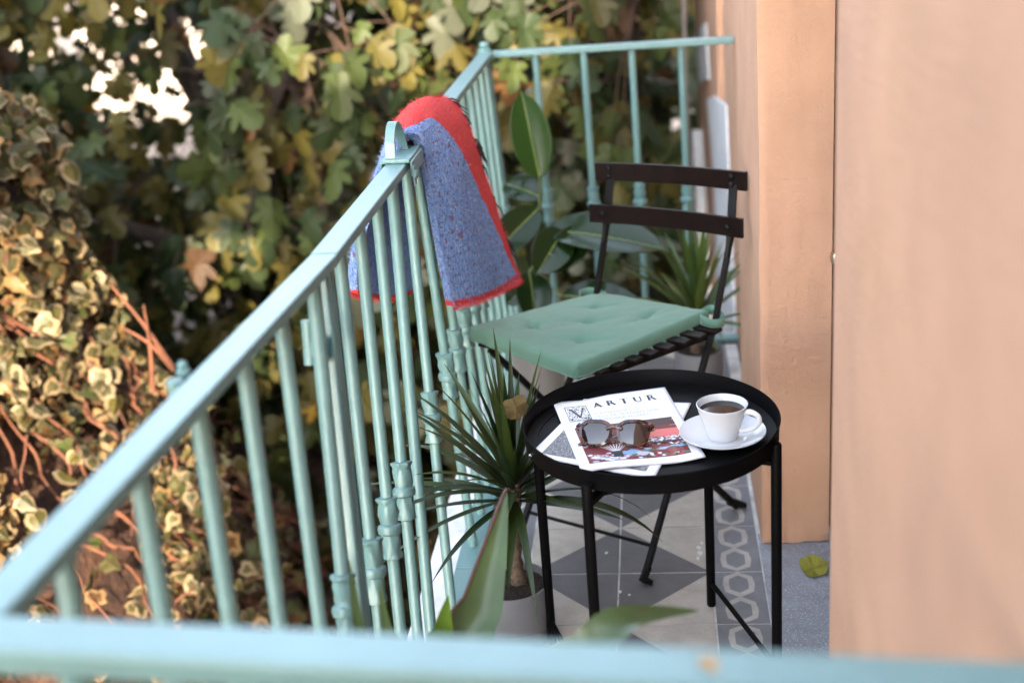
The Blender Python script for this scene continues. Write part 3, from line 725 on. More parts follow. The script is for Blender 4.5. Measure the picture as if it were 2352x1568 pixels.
def text_mesh(s, size):
    cu = bpy.data.curves.new('t', 'FONT'); cu.body = s; cu.size = size; cu.space_character = 1.15
    o = bpy.data.objects.new('t', cu); col.objects.link(o); dg = bpy.context.evaluated_depsgraph_get()
    me = o.evaluated_get(dg).to_mesh(); vs = [v.co.copy() for v in me.vertices]; fs = [list(p.vertices) for p in me.polygons]
    o.evaluated_get(dg).to_mesh_clear(); bpy.data.objects.remove(o); bpy.data.curves.remove(cu); return vs, fs
def magazine(name, tl, tr, br, bl, z, label, lift, pages=3, th=.0022):
    root = thing(name, ((tl.x+br.x)/2, (tl.y+br.y)/2, z), label, 'magazine')
    def Q(u, v, dz=0):
        p = tl*(1-u)*(1-v)+tr*u*(1-v)+bl*(1-u)*v+br*u*v
        return Vector((p.x, p.y, z+lift(u, v)+dz))
    n = 28
    for k in range(pages):
        b = MB(); off = th*(k+1)/pages; j0 = (pages-1-k)*.0012
        T_ = [[Q(i/n+ (j0 if i == n else 0), j/n+(j0*.8 if j == n else 0), off+(.0004*mnoise.noise(Vector((i*.3, j*.2, k*4.))) if k < pages-1 else 0) ) for j in range(n+1)] for i in range(n+1)]
        b.grid([list(reversed(r)) for r in T_]); 
        o = b.build('cover' if k == pages-1 else 'page', PAPER, root, smooth=True); md = o.modifiers.new('s', 'SOLIDIFY'); md.thickness = .0005; md.offset = -1
    return root, (lambda u, v, dz=0: Q(u, v, th+dz+.0007))
MAT_I = {}
def printed(name, root, Q, polys, mats, sub=4):
    """polys: list of (list of (u, v), material index, layer)"""
    b = MB()
    for pts, mi, ly in polys: b.poly([Q(u, v, .00004*ly) for u, v in pts], mi)
    return b.build(name, mats, root)
Bp = lambda px, py: at(px, py, 2, TZ+.006)
# lower magazine, turned, with a grey photograph
tl, tr, bl, br = Bp(1341, 913), Bp(1587, 923), Bp(1215, 1046), Bp(1503, 1094)
lift2 = lambda u, v: .0015+.010*max(0, (v-.45))**1.5*max(0, 1-u*1.5)+.006*max(0, u-.75)*max(0, .5-v)
mag2, Q2 = magazine('magazine', tl, tr, br, bl, TZ, 'white magazine with a grey photograph, lying askew beneath the topmost magazine', lift2)
GP = mat('grey_photo', (.1, .1, .1), .5); N, L, b_ = nodes_of(GP)
tc = N.new('ShaderNodeTexCoord'); nz = N.new('ShaderNodeTexNoise'); nz.inputs['Scale'].default_value = 330; nz.inputs['Detail'].default_value = 4; L.new(tc.outputs['Object'], nz.inputs[0])
rp = N.new('ShaderNodeValToRGB'); rp.color_ramp.elements[0].position = .48; rp.color_ramp.elements[0].color = (.085, .085, .09, 1); rp.color_ramp.elements[1].position = .72; rp.color_ramp.elements[1].color = (.5, .5, .53, 1); L.new(nz.outputs[0], rp.inputs[0]); L.new(rp.outputs[0], b_.inputs['Base Color'])
gb = MB(); gb.grid([[Q2(.08+.84*i/20, .945-.50*j/20, .0001) for j in range(21)] for i in range(21)]); gb.build('photo', GP, mag2, smooth=True)
vs, fs = text_mesh(',', .16); gb = MB(); gb.add([Q2(.80+v.x*.9, .20-v.y*.75, .0001) for v in vs], fs); gb.build('print', PINK, mag2)
# topmost magazine
tl, tr, br, bl = Bp(1270, 925), Bp(1527, 890), Bp(1620, 1050), Bp(1336, 1086)
lift1 = lambda u, v: .0052+.004*max(0, 1-abs(u-.25)*4)*max(0, 1-v*3)*-1+.0028*math.sin(u*5.2+.6)*v+.012*max(0, u-.8)*max(0, v-.7)*4-.003*max(0, v-.85)*max(0, .2-u)*10
mag1, Q1 = magazine('magazine', tl, tr, br, bl, TZ, 'topmost magazine with ARTUR headline and red market picture, under the sunglasses', lift1)
pol, wd = letters('ARTUR', 1, .40)
b = MB(); k = .60/wd
for pl in pol: b.poly([Q1(.315+x*k, .165-y*.072, .0002) for x, y in pl])
b.build('headline', PINK, mag1)
for i, s in enumerate(('STÄMNINGSFULL', 'HELG PÅ SKANSEN OCH', 'NORDISKA MUSEET!')):
    vs, fs = text_mesh(s, 1); mx = max(v.x for v in vs); w = (.40, .56, .48)[i]
    b = MB(); b.add([Q1(.285+v.x*w/mx, .275+i*.048-v.y*.040, .0002) for v in vs], fs); b.build('subtitle', PGREY, mag1)
b = MB()
for (u0, u1, v) in ((.285, .52, .205), (.30, .56, .395)): b.poly([Q1(u0, v, .0002), Q1(u1, v, .0002), Q1(u1, v-.0025, .0002), Q1(u0, v-.0025, .0002)])
b.build('rule', PGREY, mag1)
# ornamental initial block
OR = mat('ornament', (.8, .8, .8), .6); N, L, b_ = nodes_of(OR)
tc = N.new('ShaderNodeTexCoord'); nz = N.new('ShaderNodeTexNoise'); nz.inputs['Scale'].default_value = 190; nz.inputs['Detail'].default_value = 1; L.new(tc.outputs['Object'], nz.inputs[0])
wv = N.new('ShaderNodeTexWave'); wv.inputs['Scale'].default_value = 60; wv.inputs['Distortion'].default_value = 22; wv.inputs['Detail Scale'].default_value = 1.6; L.new(tc.outputs['Object'], wv.inputs[0])
rp = N.new('ShaderNodeValToRGB'); rp.color_ramp.elements[0].position = .24; rp.color_ramp.elements[0].color = (.03, .03, .035, 1); rp.color_ramp.elements[1].position = .34; rp.color_ramp.elements[1].color = (.84, .84, .86, 1); L.new(wv.outputs[0], rp.inputs[0]); L.new(rp.outputs[0], b_.inputs['Base Color'])
b = MB(); b.grid([[Q1(.075+.185*i/6, .335-.225*j/6, .0002) for j in range(7)] for i in range(7)], 0)
def prect(b, u0, v0, u1, v1, mi, ly=8): b.poly([Q1(u0, v0, .00004*ly), Q1(u1, v0, .00004*ly), Q1(u1, v1, .00004*ly), Q1(u0, v1, .00004*ly)], mi)
for r in ((.071, .337, .076, .108), (.259, .337, .264, .108), (.071, .112, .264, .106), (.071, .339, .264, .333)): prect(b, *r, 1)
Vp = [[(.108, .150), (.128, .146), (.185, .285), (.168, .300)], [(.165, .300), (.180, .300), (.232, .150), (.220, .146)], [(.100, .165), (.112, .140), (.132, .150), (.112, .160)], [(.208, .160), (.226, .140), (.244, .146), (.224, .158)]]
for pl in Vp: b.poly([Q1(u, v, .0004) for u, v in pl], 1)
for k in range(5):
    u = .085+.045*rnd.random() if k < 2 else .2+.05*rnd.random(); v = .31-.03*k*(k < 2)
    b.poly([Q1(u+.012*math.cos(a)*rnd.uniform(.5, 1.3), v+.016*math.sin(a)*rnd.uniform(.5, 1.3), .0004) for a in [j*.9 for j in range(7)]], 1)
b.build('initial_block', [OR, PINK], mag1)
# cover picture: printed shapes
pm = [rgbmat('p_brown', (.055, .022, .018)), rgbmat('p_red', (.36, .035, .035)), rgbmat('p_pink', (.62, .14, .12)), rgbmat('p_orange', (.55, .18, .05)), rgbmat('p_white', (.75, .75, .78)), rgbmat('p_blue', (.22, .38, .58)), rgbmat('p_black', (.015, .015, .018)), rgbmat('p_green', (.10, .14, .08)), rgbmat('p_darkred', (.14, .014, .018)), rgbmat('p_pale', (.50, .50, .60))]
PU0, PU1, PV0, PV1 = .085, .915, .435, .925
def PP(u, v, ly): return Q1(PU0+(PU1-PU0)*u, PV0+(PV1-PV0)*v, .0001+.00003*ly)
b = MB()
def pg(pts, mi, ly): b.poly([PP(min(1, max(0, u)), min(1, max(0, v)), ly) for u, v in pts], mi)
def pr(u0, v0, u1, v1, mi, ly): pg([(u0, v1), (u1, v1), (u1, v0), (u0, v0)], mi, ly)
def blob(u, v, ru, rv, mi, ly, n=7): pg([(u+ru*rnd.uniform(.6, 1.15)*math.cos(-6.283*k/n), v+rv*rnd.uniform(.6, 1.15)*math.sin(-6.283*k/n)) for k in range(n)][::-1], mi, ly)
b.grid([[PP(i/16, 1-j/16, 0) for j in range(17)] for i in range(17)], 8)
pr(0, 0, 1, .20, 0, 1); pr(0, .2, 1, .30, 8, 1); pr(.45, .30, 1, .50, 2, 2); pr(0, .30, .45, .62, 1, 1); pr(.55, .21, 1, .225, 3, 3); pr(.55, .29, 1, .30, 0, 3); pr(0, .62, 1, .66, 6, 2)
for k in range(22): blob(.42+.58*rnd.random(), .06+.11*rnd.random(), .020, .03, 3, 4)
for k in range(14): blob(.5+.5*rnd.random(), .195+.02*rnd.random(), .018, .012, 3, 4)
for k in range(8): pr(.47+.06*k, .31, .475+.06*k, .49, 1, 3)
for k in range(150): blob(.52+.48*rnd.random(), .47+.30*rnd.random()*rnd.random()+.02, .018, .016, rnd.choice((4, 9, 9, 4, 1, 5)), 4+k % 5)
for k in range(26): blob(.45*rnd.random(), .50+.13*rnd.random(), .035, .022, rnd.choice((3, 3, 0, 6, 9)), 3)
for k in range(70): blob(.02+.40*rnd.random(), .80+.20*rnd.random(), .035, .026, rnd.choice((4, 9, 1, 5, 9, 4)), 3+k % 3)
for k in range(70): blob(.40+.6*rnd.random(), .84+.14*rnd.random(), .026, .022, rnd.choice((1, 8, 1, 4, 7, 0)), 3+k % 3)
for k in range(26): blob(.55+.45*rnd.random(), .74+.08*rnd.random(), .05, .014, rnd.choice((7, 7, 9, 5)), 5)
blob(.46, .83, .10, .075, 5, 8, 11); blob(.55, .87, .08, .06, 9, 9, 10); blob(.38, .82, .06, .05, 5, 8, 9)
blob(.54, .60, .045, .045, 4, 9, 6); blob(.60, .66, .06, .04, 9, 8, 6)
pg([(.24, .75), (.36, .75), (.35, .92), (.25, .92)][::-1], 6, 9); blob(.25, .86, .018, .018, 4, 11, 5)
for k in range(9):
    a = -.62+.155*k; u0, v0 = .30+.10*a*.5, .76
    u1, v1 = .30+.22*a, .57+.05*abs(a); pg([(u0-.004, v0), (u0+.004, v0), (u1+.005, v1), (u1-.005, v1)], 4, 10); 
for (u, v0, v1) in ((.70, .33, .60), (.80, .31, .57)): pg([(u, v1), (u+.014, v1), (u-.01, v0), (u-.026, v0)], 4, 10)
b.build('cover_picture', pm, mag1)

# ------------------------------------------------------------------ sunglasses
def glasses():
    z0 = TZ+.0115
    A = Bp(1345, 1000); A.z = z0
    root = thing('sunglasses', (.02, -.385, z0), 'brown tortoiseshell sunglasses folded on the topmost magazine', 'sunglasses')
    FRM = mat('tortoiseshell', (.10, .035, .02), .12, coat=.5); N, L, b_ = nodes_of(FRM)
    tc = N.new('ShaderNodeTexCoord'); nz = N.new('ShaderNodeTexNoise'); nz.inputs['Scale'].default_value = 120; nz.inputs['Detail'].default_value = 2; L.new(tc.outputs['Object'], nz.inputs[0])
    rp = N.new('ShaderNodeValToRGB'); rp.color_ramp.elements[0].position = .42; rp.color_ramp.elements[0].color = (.012, .007, .008, 1); rp.color_ramp.elements[1].position = .62; rp.color_ramp.elements[1].color = (.13, .033, .014, 1); L.new(nz.outputs[0], rp.inputs[0]); L.new(rp.outputs[0], b_.inputs['Base Color'])
    LENS = mat('dark_lens', (.020, .010, .010), .03, spec=.9, coat=.35)
    # local frame: X across the face, Y up (brow away from the viewer), Z out of the front
    brow_l = at(1330, 968, 2, z0+.034); brow_r = at(1500, 968, 2, z0+.034)
    ex = (brow_r-brow_l).normalized(); low = at(1410, 1022, 2, z0+.003); mid = (brow_l+brow_r)/2
    ey = (mid-low); ey = (ey-ex*ey.dot(ex)); hgt = ey.length; ey.normalize(); ez = ex.cross(ey)
    O = low+ey*hgt*.5; W = (brow_r-brow_l).length/2
    def P(x, y, z=0): return O+ex*x+ey*y+ez*z
    lw, lh, lc = .0243, .0205, .0330
    def lens_out(sx, k=1.0, n=40):
        pts = []
        for i in range(n):
            t = 2*math.pi*i/n; c, s = math.cos(t), math.sin(t); e = 2.6
            x = math.copysign(abs(c)**(2/e), c)*lw*k; y = math.copysign(abs(s)**(2/e), s)*lh*k
            y += .0015*(x/lw) *1.0 if y > 0 else 0
            x *= 1+.10*(y/lh)
            pts.append((sx*lc+sx*x, y))
        return pts
    fr = MB()
    for sx in (-1, 1):
        inn = lens_out(sx); out = lens_out(sx, 1.19); n = len(inn); th = .0042
        bend = lambda x: -.10*x*x/.07*1.2
        vs = []
        for (a, zf) in ((out, -th*.2), (out, th*.7), (inn, th), (inn, -th*.2)):
            vs += [P(x, y+(.0015 if a is out and y > 0 else 0), zf+bend(x)) for x, y in a]
        fs = []
        for r in range(4):
            r2 = (r+1) % 4
            for i in range(n):
                j = (i+1) % n; q = (r*n+i, r*n+j, r2*n+j, r2*n+i); fs.append(q if sx > 0 else q[::-1])
        fr.add(vs, fs)
        # end piece
        fr.tube([P(sx*(lc+lw*1.02), .0155, bend(lc+lw)), P(sx*(lc+lw*1.22), .0175, bend(lc+lw)-.001), P(sx*(lc+lw*1.36), .0165, bend(lc+lw)-.006)], [.0042, .0048, .0042], 10)
    fr.tube(crom([P(-.0135, .0075, .001), P(-.006, .0105, .002), P(.006, .0105, .002), P(.0135, .0075, .001)], 10), [.0040, .0036, .0034, .0033, .0033, .0033, .0033, .0034, .0036, .0040], 10)
    front = fr.build('front_frame', FRM, root, smooth=True)
    for sx in (-1, 1):
        L_ = lens_out(sx, 1.02); lb = MB(); c = [P(sx*lc, 0, .0026-.10*lc*lc/.07*1.2)]; rings = []
        vs = []; n = len(L_)
        for k in (1, .75, .5, .25):
            for x, y in L_:
                xx = sx*lc+(x-sx*lc)*k; yy = y*k; vs.append(P(xx, yy, .0014-.12*xx*xx/.07+.0016*(1-k*k)))
        vs.append(P(sx*lc, 0, .003-.12*lc*lc/.07)); fs = []
        for r in range(3):
            for i in range(n): j = (i+1) % n; fs.append((r*n+i, r*n+j, (r+1)*n+j, (r+1)*n+i))
        for i in range(n): fs.append((3*n+i, 3*n+(i+1) % n, 4*n))
        if sx < 0: fs = [f[::-1] for f in fs]
        lb.add(vs, fs); lb.build('lens', LENS, front, smooth=True)
        for q in (0, 1): MB().lathe([(0, .0008), (.0011, .0006), (.0011, -.001)][::-1], P(sx*(lc+lw*1.24+q*.0035), .0175, .0018-.0075-q*.0008), 8, axis=ez).build('rivet', mat('silver', (.8, .8, .8), .2, metal=1), front)
        # folded temple behind the front
        x0 = sx*(lc+lw*1.36); tip = -sx*(lc+lw*1.0)
        hz = -.011 if sx > 0 else -.016
        pts = crom([P(x0, .0165, -.012), P(x0*.98, .012, hz-.004), P(x0*.3, .004, hz-.006), P(tip*.6, -.006, hz-.002), P(tip*1.12, -.020, hz+.002)], 22)
        for q in pts: q.z = max(q.z, z0-.0005)
        MB().tube(pts, [.0030]*14+[.0032, .0034, .0036, .0038, .004, .004, .0036, .002], 8, flat=.7).build('temple', FRM, root, smooth=True)
glasses()

# ------------------------------------------------------------------ leaves: shapes
def star_leaf(half, cy, fold, curl, mats, inner=None, jit=0):
    """half outline (x, y) from base to tip; fan about (0, cy); optional inner zone with material 1"""
    pts = list(half)+[(-x, y) for x, y in reversed(half[1:-1])]
    if jit: pts = [(x*rnd.uniform(1-jit, 1+jit)+.12*jit*y, y*rnd.uniform(1-jit*.6, 1+jit*.6)) for x, y in pts]
    zf = lambda x, y: -fold*abs(x)-curl*y*y+.03*math.sin(9*y+3*x)
    b = MB(); n = len(pts)
    if inner:
        ip = []
        for x, y in pts:
            q = inner*rnd.uniform(.78, 1.16); q = min(q, .93); ip.append((x*q, cy+(y-cy)*q))
        vs = [(x, y, zf(x, y)) for x, y in pts]+[(x, y, zf(x, y)) for x, y in ip]+[(0, cy, zf(0, cy))]
        b.add(vs, [(i, (i+1) % n, n+(i+1) % n, n+i) for i in range(n)], 0); b.f += [[n+i, n+(i+1) % n, 2*n] for i in range(n)]; b.m += [1]*n
    else:
        vs = [(x, y, zf(x, y)) for x, y in pts]+[(0, cy, zf(0, cy))]
        b.add(vs, [(i, (i+1) % n, n) for i in range(n)], 0)
    return b
FIG = [(0, 0), (.16, -.07), (.36, .03), (.35, .18), (.22, .29), (.44, .40), (.52, .55), (.38, .57), (.21, .50), (.27, .70), (.20, .90), (0, 1.0)]
IVY = [(0, 0), (.26, -.12), (.50, .05), (.44, .30), (.44, .50), (.24, .66), (0, 1.0)]
def leafmat(name, c, tr=.35, rough=.5): return mat(name, c, rough, trans=tr, hue=.30, spec=.25)
LM = [leafmat('leaf_olive', (.086, .074, .020)), leafmat('leaf_green', (.048, .064, .018)), leafmat('leaf_dark', (.024, .037, .014)), leafmat('leaf_yellowgreen', (.105, .090, .020)), leafmat('leaf_yellow', (.30, .165, .02)), leafmat('leaf_grey', (.080, .088, .060)), leafmat('leaf_brown', (.085, .042, .016))]
IV_CREAM = leafmat('ivy_cream', (.22, .165, .092), .25); IV_GREEN = leafmat('ivy_green', (.062, .056, .022), .25)
IV_CREAM2 = leafmat('ivy_gold', (.22, .135, .055), .3)

def scatter_leaves(parent, specs, protos, keep=300, pname='leaf', fname='foliage'):
    """specs: (matrix, proto index). The ones that show largest become parts, the rest one joined part."""
    sc = []
    for k, (mw, pi) in enumerate(specs):
        x, y, w = proj(mw.translation)
        vis = -60 < x < 2412 and -60 < y < 1630 and w > .3
        sc.append((-(mw.to_scale().x/w) if vis else 1, k))
    sc.sort(); top = set(k for s_, k in sc[:keep])
    mats = []; meshes = []
    for pb, pm_ in protos: meshes.append(pb.mesh(pname, pm_))
    allm = []
    for pb, pm_ in protos:
        for q in pm_:
            if q not in allm: allm.append(q)
    big = MB()
    for k, (mw, pi) in enumerate(specs):
        if k in top: link_mesh(pname, meshes[pi], parent, mw)
        else:
            pb, pm_ = protos[pi]; o = len(big.v)
            big.v += [mw @ v for v in pb.v]; big.f += [[i+o for i in f] for f in pb.f]; big.m += [allm.index(pm_[q]) for q in pb.m]
    if big.v: tag(big.build(fname, allm, parent), kind='stuff')

def rvec(): 
    while True:
        v = Vector((rnd.uniform(-1, 1), rnd.uniform(-1, 1), rnd.uniform(-1, 1)))
        if .05 < v.length < 1: return v.normalized()

# ------------------------------------------------------------------ fig trees
def fig_tree(label, base, limbs, clusters, weights, size, petiole=True):
    root = thing('fig_tree', base, label, 'tree', 'fig trees beyond the railing')
    for i, (pts, r0, r1) in enumerate(limbs):
        c = crom(pts, 18); MB().tube(c, [r0+(r1-r0)*k/17 for k in range(18)], 9).build('trunk' if i == 0 else 'limb', BARK, root, smooth=True)
    protos = [(star_leaf(FIG, .35, .22+.1*rnd.random(), .18+.2*rnd.random(), None), [LM[i]]) for i in range(7)]
    specs = []; tw = MB(); limb_pts = [p for pts, a, b_ in limbs for p in crom(pts, 12)]
    for c in clusters:
        c = Vector(c); nb = min(limb_pts, key=lambda p: (p-c).length)
        ax = (c-nb); ax = ax.normalized() if ax.length > .01 else Vector((0, 0, 1))
        if (c-nb).length < .75:
            mid = nb.lerp(c, .5)+Vector((0, 0, .06)); tw.tube([nb, mid, c], [.006, .0045, .003], 5)
        k = rnd.randint(5, 9); wbase = [w*rnd.uniform(.3, 2) for w in weights]
        for j in range(k):
            d = (rvec()+ax*.5+Vector((0, -.35, -.1))).normalized(); pl = rnd.uniform(.05, .15)
            p = c+rvec()*.06+d*pl
            tipd = (d*.6+Vector((0, 0, -.8))+rvec()*.5).normalized()
            nrm = (Vector((0, -.75, .55))+rvec()*.75)
            specs.append((frame(p, nrm, tipd, size*rnd.uniform(.65, 1.25)), rnd.choices(range(7), wbase)[0]))
            tw.tube([c, p], [.0026, .002], 4, caps=False)
    tag(tw.build('twigs', TWIG, root), kind='stuff')
    scatter_leaves(root, specs, protos)
    return root
gap = at(385, 215, 1, 7)-CAM; gap3 = at(450, 690, 1, 7)-CAM; WP = at(385, 215, 1, 9.2); WP2 = at(440, 690, 1, 9.2); gap2 = at(790, 230, 1, 7)-CAM
def off_axis(p, g):
    k = (p.y-CAM.y)/g.y; return (p.x-CAM.x-g.x*k)/k, (p.z-CAM.z-g.z*k)/k
# left fig tree: limbs lean from lower right to upper left
cl = []
def near_ray(p, w, r):
    d = p-w; return (d-sv*d.dot(sv)).length < r
while len(cl) < 1450:
    p = Vector((rnd.uniform(-4.6, .1), rnd.uniform(2.3, 5.6), rnd.uniform(-1.9, 1.9)))
    if p.x > -.75 and p.y < 3.0: continue
    lim = -.55-.35*(p.y-2.3)
    if p.z < lim and rnd.random() < .55: continue
    a, c = off_axis(p, gap)
    if near_ray(p, WP, .95): continue
    a3, c3 = off_axis(p, gap3)
    if (a3/.4)**2+(c3/.4)**2 < 1 and rnd.random() < .7: continue
    if (a/.42)**2+(c/.85)**2 < 1 and rnd.random() < .8: continue      # thin spot in the crown
    cl.append(p)
fig_tree('large fig tree with olive and yellowing leaves filling the left background', (-1.1, 4.4, -3.4),
    [([(-1.1, 4.4, -3.4), (-1.2, 4.2, -2.0), (-1.5, 4.0, -.8), (-2.1, 3.8, .3), (-2.6, 3.9, 1.8), (-2.9, 4, 3)], .10, .03),
     ([(-1.3, 4.15, -1.5), (-.9, 3.9, -.5), (-.6, 3.7, .6), (-.5, 3.6, 2.2)], .06, .02), ([(-1.6, 4, -.6), (-2.4, 3.4, -.1), (-3.3, 3.0, .5), (-4.2, 2.8, 1.3)], .05, .015),
     ([(-1.9, 3.9, .0), (-1.6, 3.2, .5), (-1.2, 2.7, 1.0), (-.9, 2.4, 1.6)], .045, .014), ([(-1.25, 4.2, -1.8), (-1.9, 3.2, -1.2), (-2.6, 2.7, -.9)], .05, .012), ([(-2.1, 3.8, .3), (-2.6, 4.7, .9), (-3.2, 5.2, 1.6)], .04, .012)],
    cl, (7, 3.5, 5, .8, .22, .3, .8), .142)
cl = []
while len(cl) < 470:
    p = Vector((rnd.uniform(-1.3, .42), rnd.uniform(2.3, 6.4), rnd.uniform(-2.6, 2.2)))
    if p.x > .12 and p.y < 5.0: continue
    cl.append(p)
fig_tree('darker fig tree with bluish green leaves behind the far railing next to the house', (-.3, 5.2, -3.4),
    [([(-.3, 5.2, -3.4), (-.4, 4.8, -1.8), (-.25, 4.4, -.4), (-.3, 4.2, 1.2), (-.2, 4.2, 2.6)], .09, .025), ([(-.35, 4.6, -1.0), (-.75, 3.8, -.2), (-1.0, 3.2, .6)], .05, .015), ([(-.3, 4.4, -.2), (0, 3.7, .3), (.05, 3.0, .9)], .045, .014), ([(-.4, 4.8, -1.8), (-.2, 3.8, -1.2), (-.1, 3.0, -.7)], .045, .014)],
    cl, (1.6, 3, 5, .8, .10, 2.2, .25), .15)

# dense evergreen further back, open where the garden wall shows
cl = []
while len(cl) < 620:
    p = Vector((rnd.uniform(-7, 1.6), rnd.uniform(6.2, 7.8), rnd.uniform(-3.2, 1.15)))
    a, c = off_axis(p, gap); a2, c2 = off_axis(p, gap2)
    if near_ray(p, WP, 1.0): continue
    a3, c3 = off_axis(p, gap3)
    if (a3/.6)**2+(c3/.6)**2 < 1: continue
    if (a/.55)**2+(c/1.0)**2 < 1: continue
    if (a2/.55)**2+(c2/.40)**2 < 1 and rnd.random() < .6: continue
    cl.append(p)
fig_tree('dense dark green fig tree farthest back in front of the garden wall', (-3.0, 7.0, -3.2),
    [([(-3, 7, -3.2), (-3.1, 7, -1.5), (-3.4, 7, .2), (-3.8, 7, 2)], .11, .04), ([(-3.1, 7, -1.8), (-4.3, 6.9, -.6), (-5.6, 6.8, .6)], .06, .02), ([(-3.1, 7, -1.6), (-1.8, 6.9, -.5), (-.4, 6.9, .4), (.8, 7, 1.1)], .06, .02)],
    cl, (2.5, 3, 6, .6, .06, .5, .5), .21)

# ------------------------------------------------------------------ ivy bank
def ivy():
    root = thing('ivy_bush', (-2.0, 1.2, -3.4), 'sunlit mound of cream-edged ivy and dry red stems below left of the railing', 'ivy')
    AX, AY = -2.75, 1.25
    sil = [at(x, y, 1, AY) for x, y in ((-120, 195), (-20, 250), (70, 320), (85, 440), (95, 590), (175, 730), (285, 850), (440, 1000), (620, 1230), (760, 1450), (900, 1750))]
    sil = [(q.z, q.x-AX) for q in sil]; sil = [(sil[0][0]+.12, .3)]+sil
    def rad(z):
        if z >= sil[0][0]: return max(.02, sil[0][1]*(1-(z-sil[0][0])*4))
        for (z1, r1), (z0, r0) in zip(sil, sil[1:]):
            if z0 <= z <= z1: return r0+(r1-r0)*(z-z0)/(z1-z0)
        return sil[-1][1]+(sil[-1][0]-z)*.3
    core = MB(); nz_, na = 26, 30; rows = []
    def surf(a, z, k=1.0):
        r = rad(z)*k*(1+.16*mnoise.noise(Vector((math.cos(a)*1.7, math.sin(a)*1.7, z*1.6)))+.08*mnoise.noise(Vector((math.cos(a)*5, math.sin(a)*5, z*5))))
        return Vector((AX+r*math.cos(a), AY+r*math.sin(a), z))
    for i in range(nz_+1):
        z = -3.4+4.62*i/nz_; rows.append([surf(2*math.pi*j/na, z, .86) for j in range(na+1)])
    core.grid([list(r) for r in rows]); core.build('stem_core', mat('dead_stems', (.060, .026, .014), .95, noise=(9, .6), bump=(14, 1, .08)), root, smooth=True)
    def sp(m1, m2): return (star_leaf(IVY, .3, rnd.uniform(.05, .4), rnd.uniform(-.1, .4), None, inner=rnd.uniform(.55, .82), jit=.22), [m1, m2])
    protos = [sp(IV_CREAM, IV_GREEN), sp(IV_CREAM, IV_GREEN), sp(IV_CREAM2, IV_GREEN), sp(IV_GREEN, IV_GREEN), sp(IV_CREAM2, IV_CREAM), sp(IV_CREAM, IV_GREEN), sp(IV_GREEN, LM[1]), sp(IV_CREAM2, LM[6]), sp(IV_CREAM, LM[0]), sp(IV_GREEN, LM[6])]
    specs = []
    tries = 0
    while len(specs) < 8000 and tries < 90000:
        tries += 1
        a = rnd.uniform(-math.pi*.75, .35); z = -2.6+3.95*rnd.random()**.8
        p0 = surf(a, z)
        if mnoise.noise(p0*2.3) < -.06 and z < .1 and rnd.random() < .85: continue         # bare patches of dry stems
        p = surf(a, z, rnd.uniform(.93, 1.06)); out = Vector((math.cos(a), math.sin(a), .35))
        n = (out+Vector((0, -.2, .1))+rvec()*.85); tipd = (Vector((0, 0, -1))+rvec()*.9)
        specs.append((frame(p, n, tipd, rnd.triangular(.030, .098, .055)), rnd.choices(range(10), (2.5, 2.5, 1.6, 2.2, 1, 2.5, 2, 1.2, 2, 1.2))[0]))
    scatter_leaves(root, specs, protos)
    vb = MB(); R2 = MAT_RED
    for k in range(380):
        a = rnd.uniform(-math.pi*.7, .35); z = rnd.uniform(-2.7, .6); pts = []
        da, dz = rnd.uniform(-.05, .05), rnd.uniform(.02, .06)
        for s in range(9):
            pts.append(surf(a, max(-3.2, z), rnd.uniform(.95, 1.01))+rvec()*.012); a += da+rnd.uniform(-.02, .02); z -= dz; dz += rnd.uniform(-.012, .02); da += rnd.uniform(-.02, .02)
        vb.tube(crom(pts, 20), rnd.uniform(.0022, .0055), 5)
    tag(vb.build('dry_stems', R2, root, smooth=True), kind='stuff')
    # two bare reddish shoots standing off the mound
    for (q0, q1, q2) in (((255, 655), (330, 745), (396, 842)), ((282, 752), (345, 790), (400, 850)), ((330, 700), (345, 800), (352, 900))):
        pts = crom([at(*q0, 1, 1.0), at(*q1, 1, 1.02), at(*q2, 1, 1.04)], 10); MB().tube(pts, [.003+.006*i/9 for i in range(10)], 6).build('shoot', R2, root, smooth=True)
MAT_RED = mat('dry_vine', (.105, .036, .016), .8, noise=(12, .5))
ivy()

# ------------------------------------------------------------------ ground and pale garden wall behind
g = MB(); n = 60; rows = []
for i in range(n+1):
    rows.append([])
    for j in range(n+1):
        x = -30+60*i/n; y = -30+60*j/n
        rows[-1].append(Vector((x, y, -3.4+.12*mnoise.noise(Vector((x*.4, y*.4, 0)))+(.06*max(0, y-1) if y < 9 else .48))))
g.grid(rows); gd = g.build('garden_ground', mat('earth', (.075, .048, .032), .95, noise=(2.5, .5), bump=(12, 1, .08)), smooth=True); tag(gd, kind='structure')
g = MB(); g.box((-60, -60, -3.75), (60, 60, -3.62)); o = g.build('terrain', mat('earth_far', (.10, .08, .05), .95)); tag(o, kind='structure')
gw = thing('garden_wall', (-3, 9.2, -3.3), 'pale plastered garden wall glimpsed through the fig leaves', 'wall')
MB().box((-12, 9.2, -3.3), (6, 9.5, 2.6)).build('wall', mat('pale_plaster', (.55, .47, .42), .9, noise=(1.2, .2), bump=(30, .5, .02)), gw)
MB().box((-6.6, -9, -3.3), (-6.2, 9.19, 4.2)).build('sky_blocker', mat('blocker_dark', (.13, .11, .085), .9, noise=(3, .4), bump=(8, 1, .05)), gw)  # unseen dark wall, added to block low sky light from the left
MB().box((-12.05, 9.13, 2.6), (6.05, 9.57, 2.7)).build('coping', WHITEP, gw, bevel=.01)
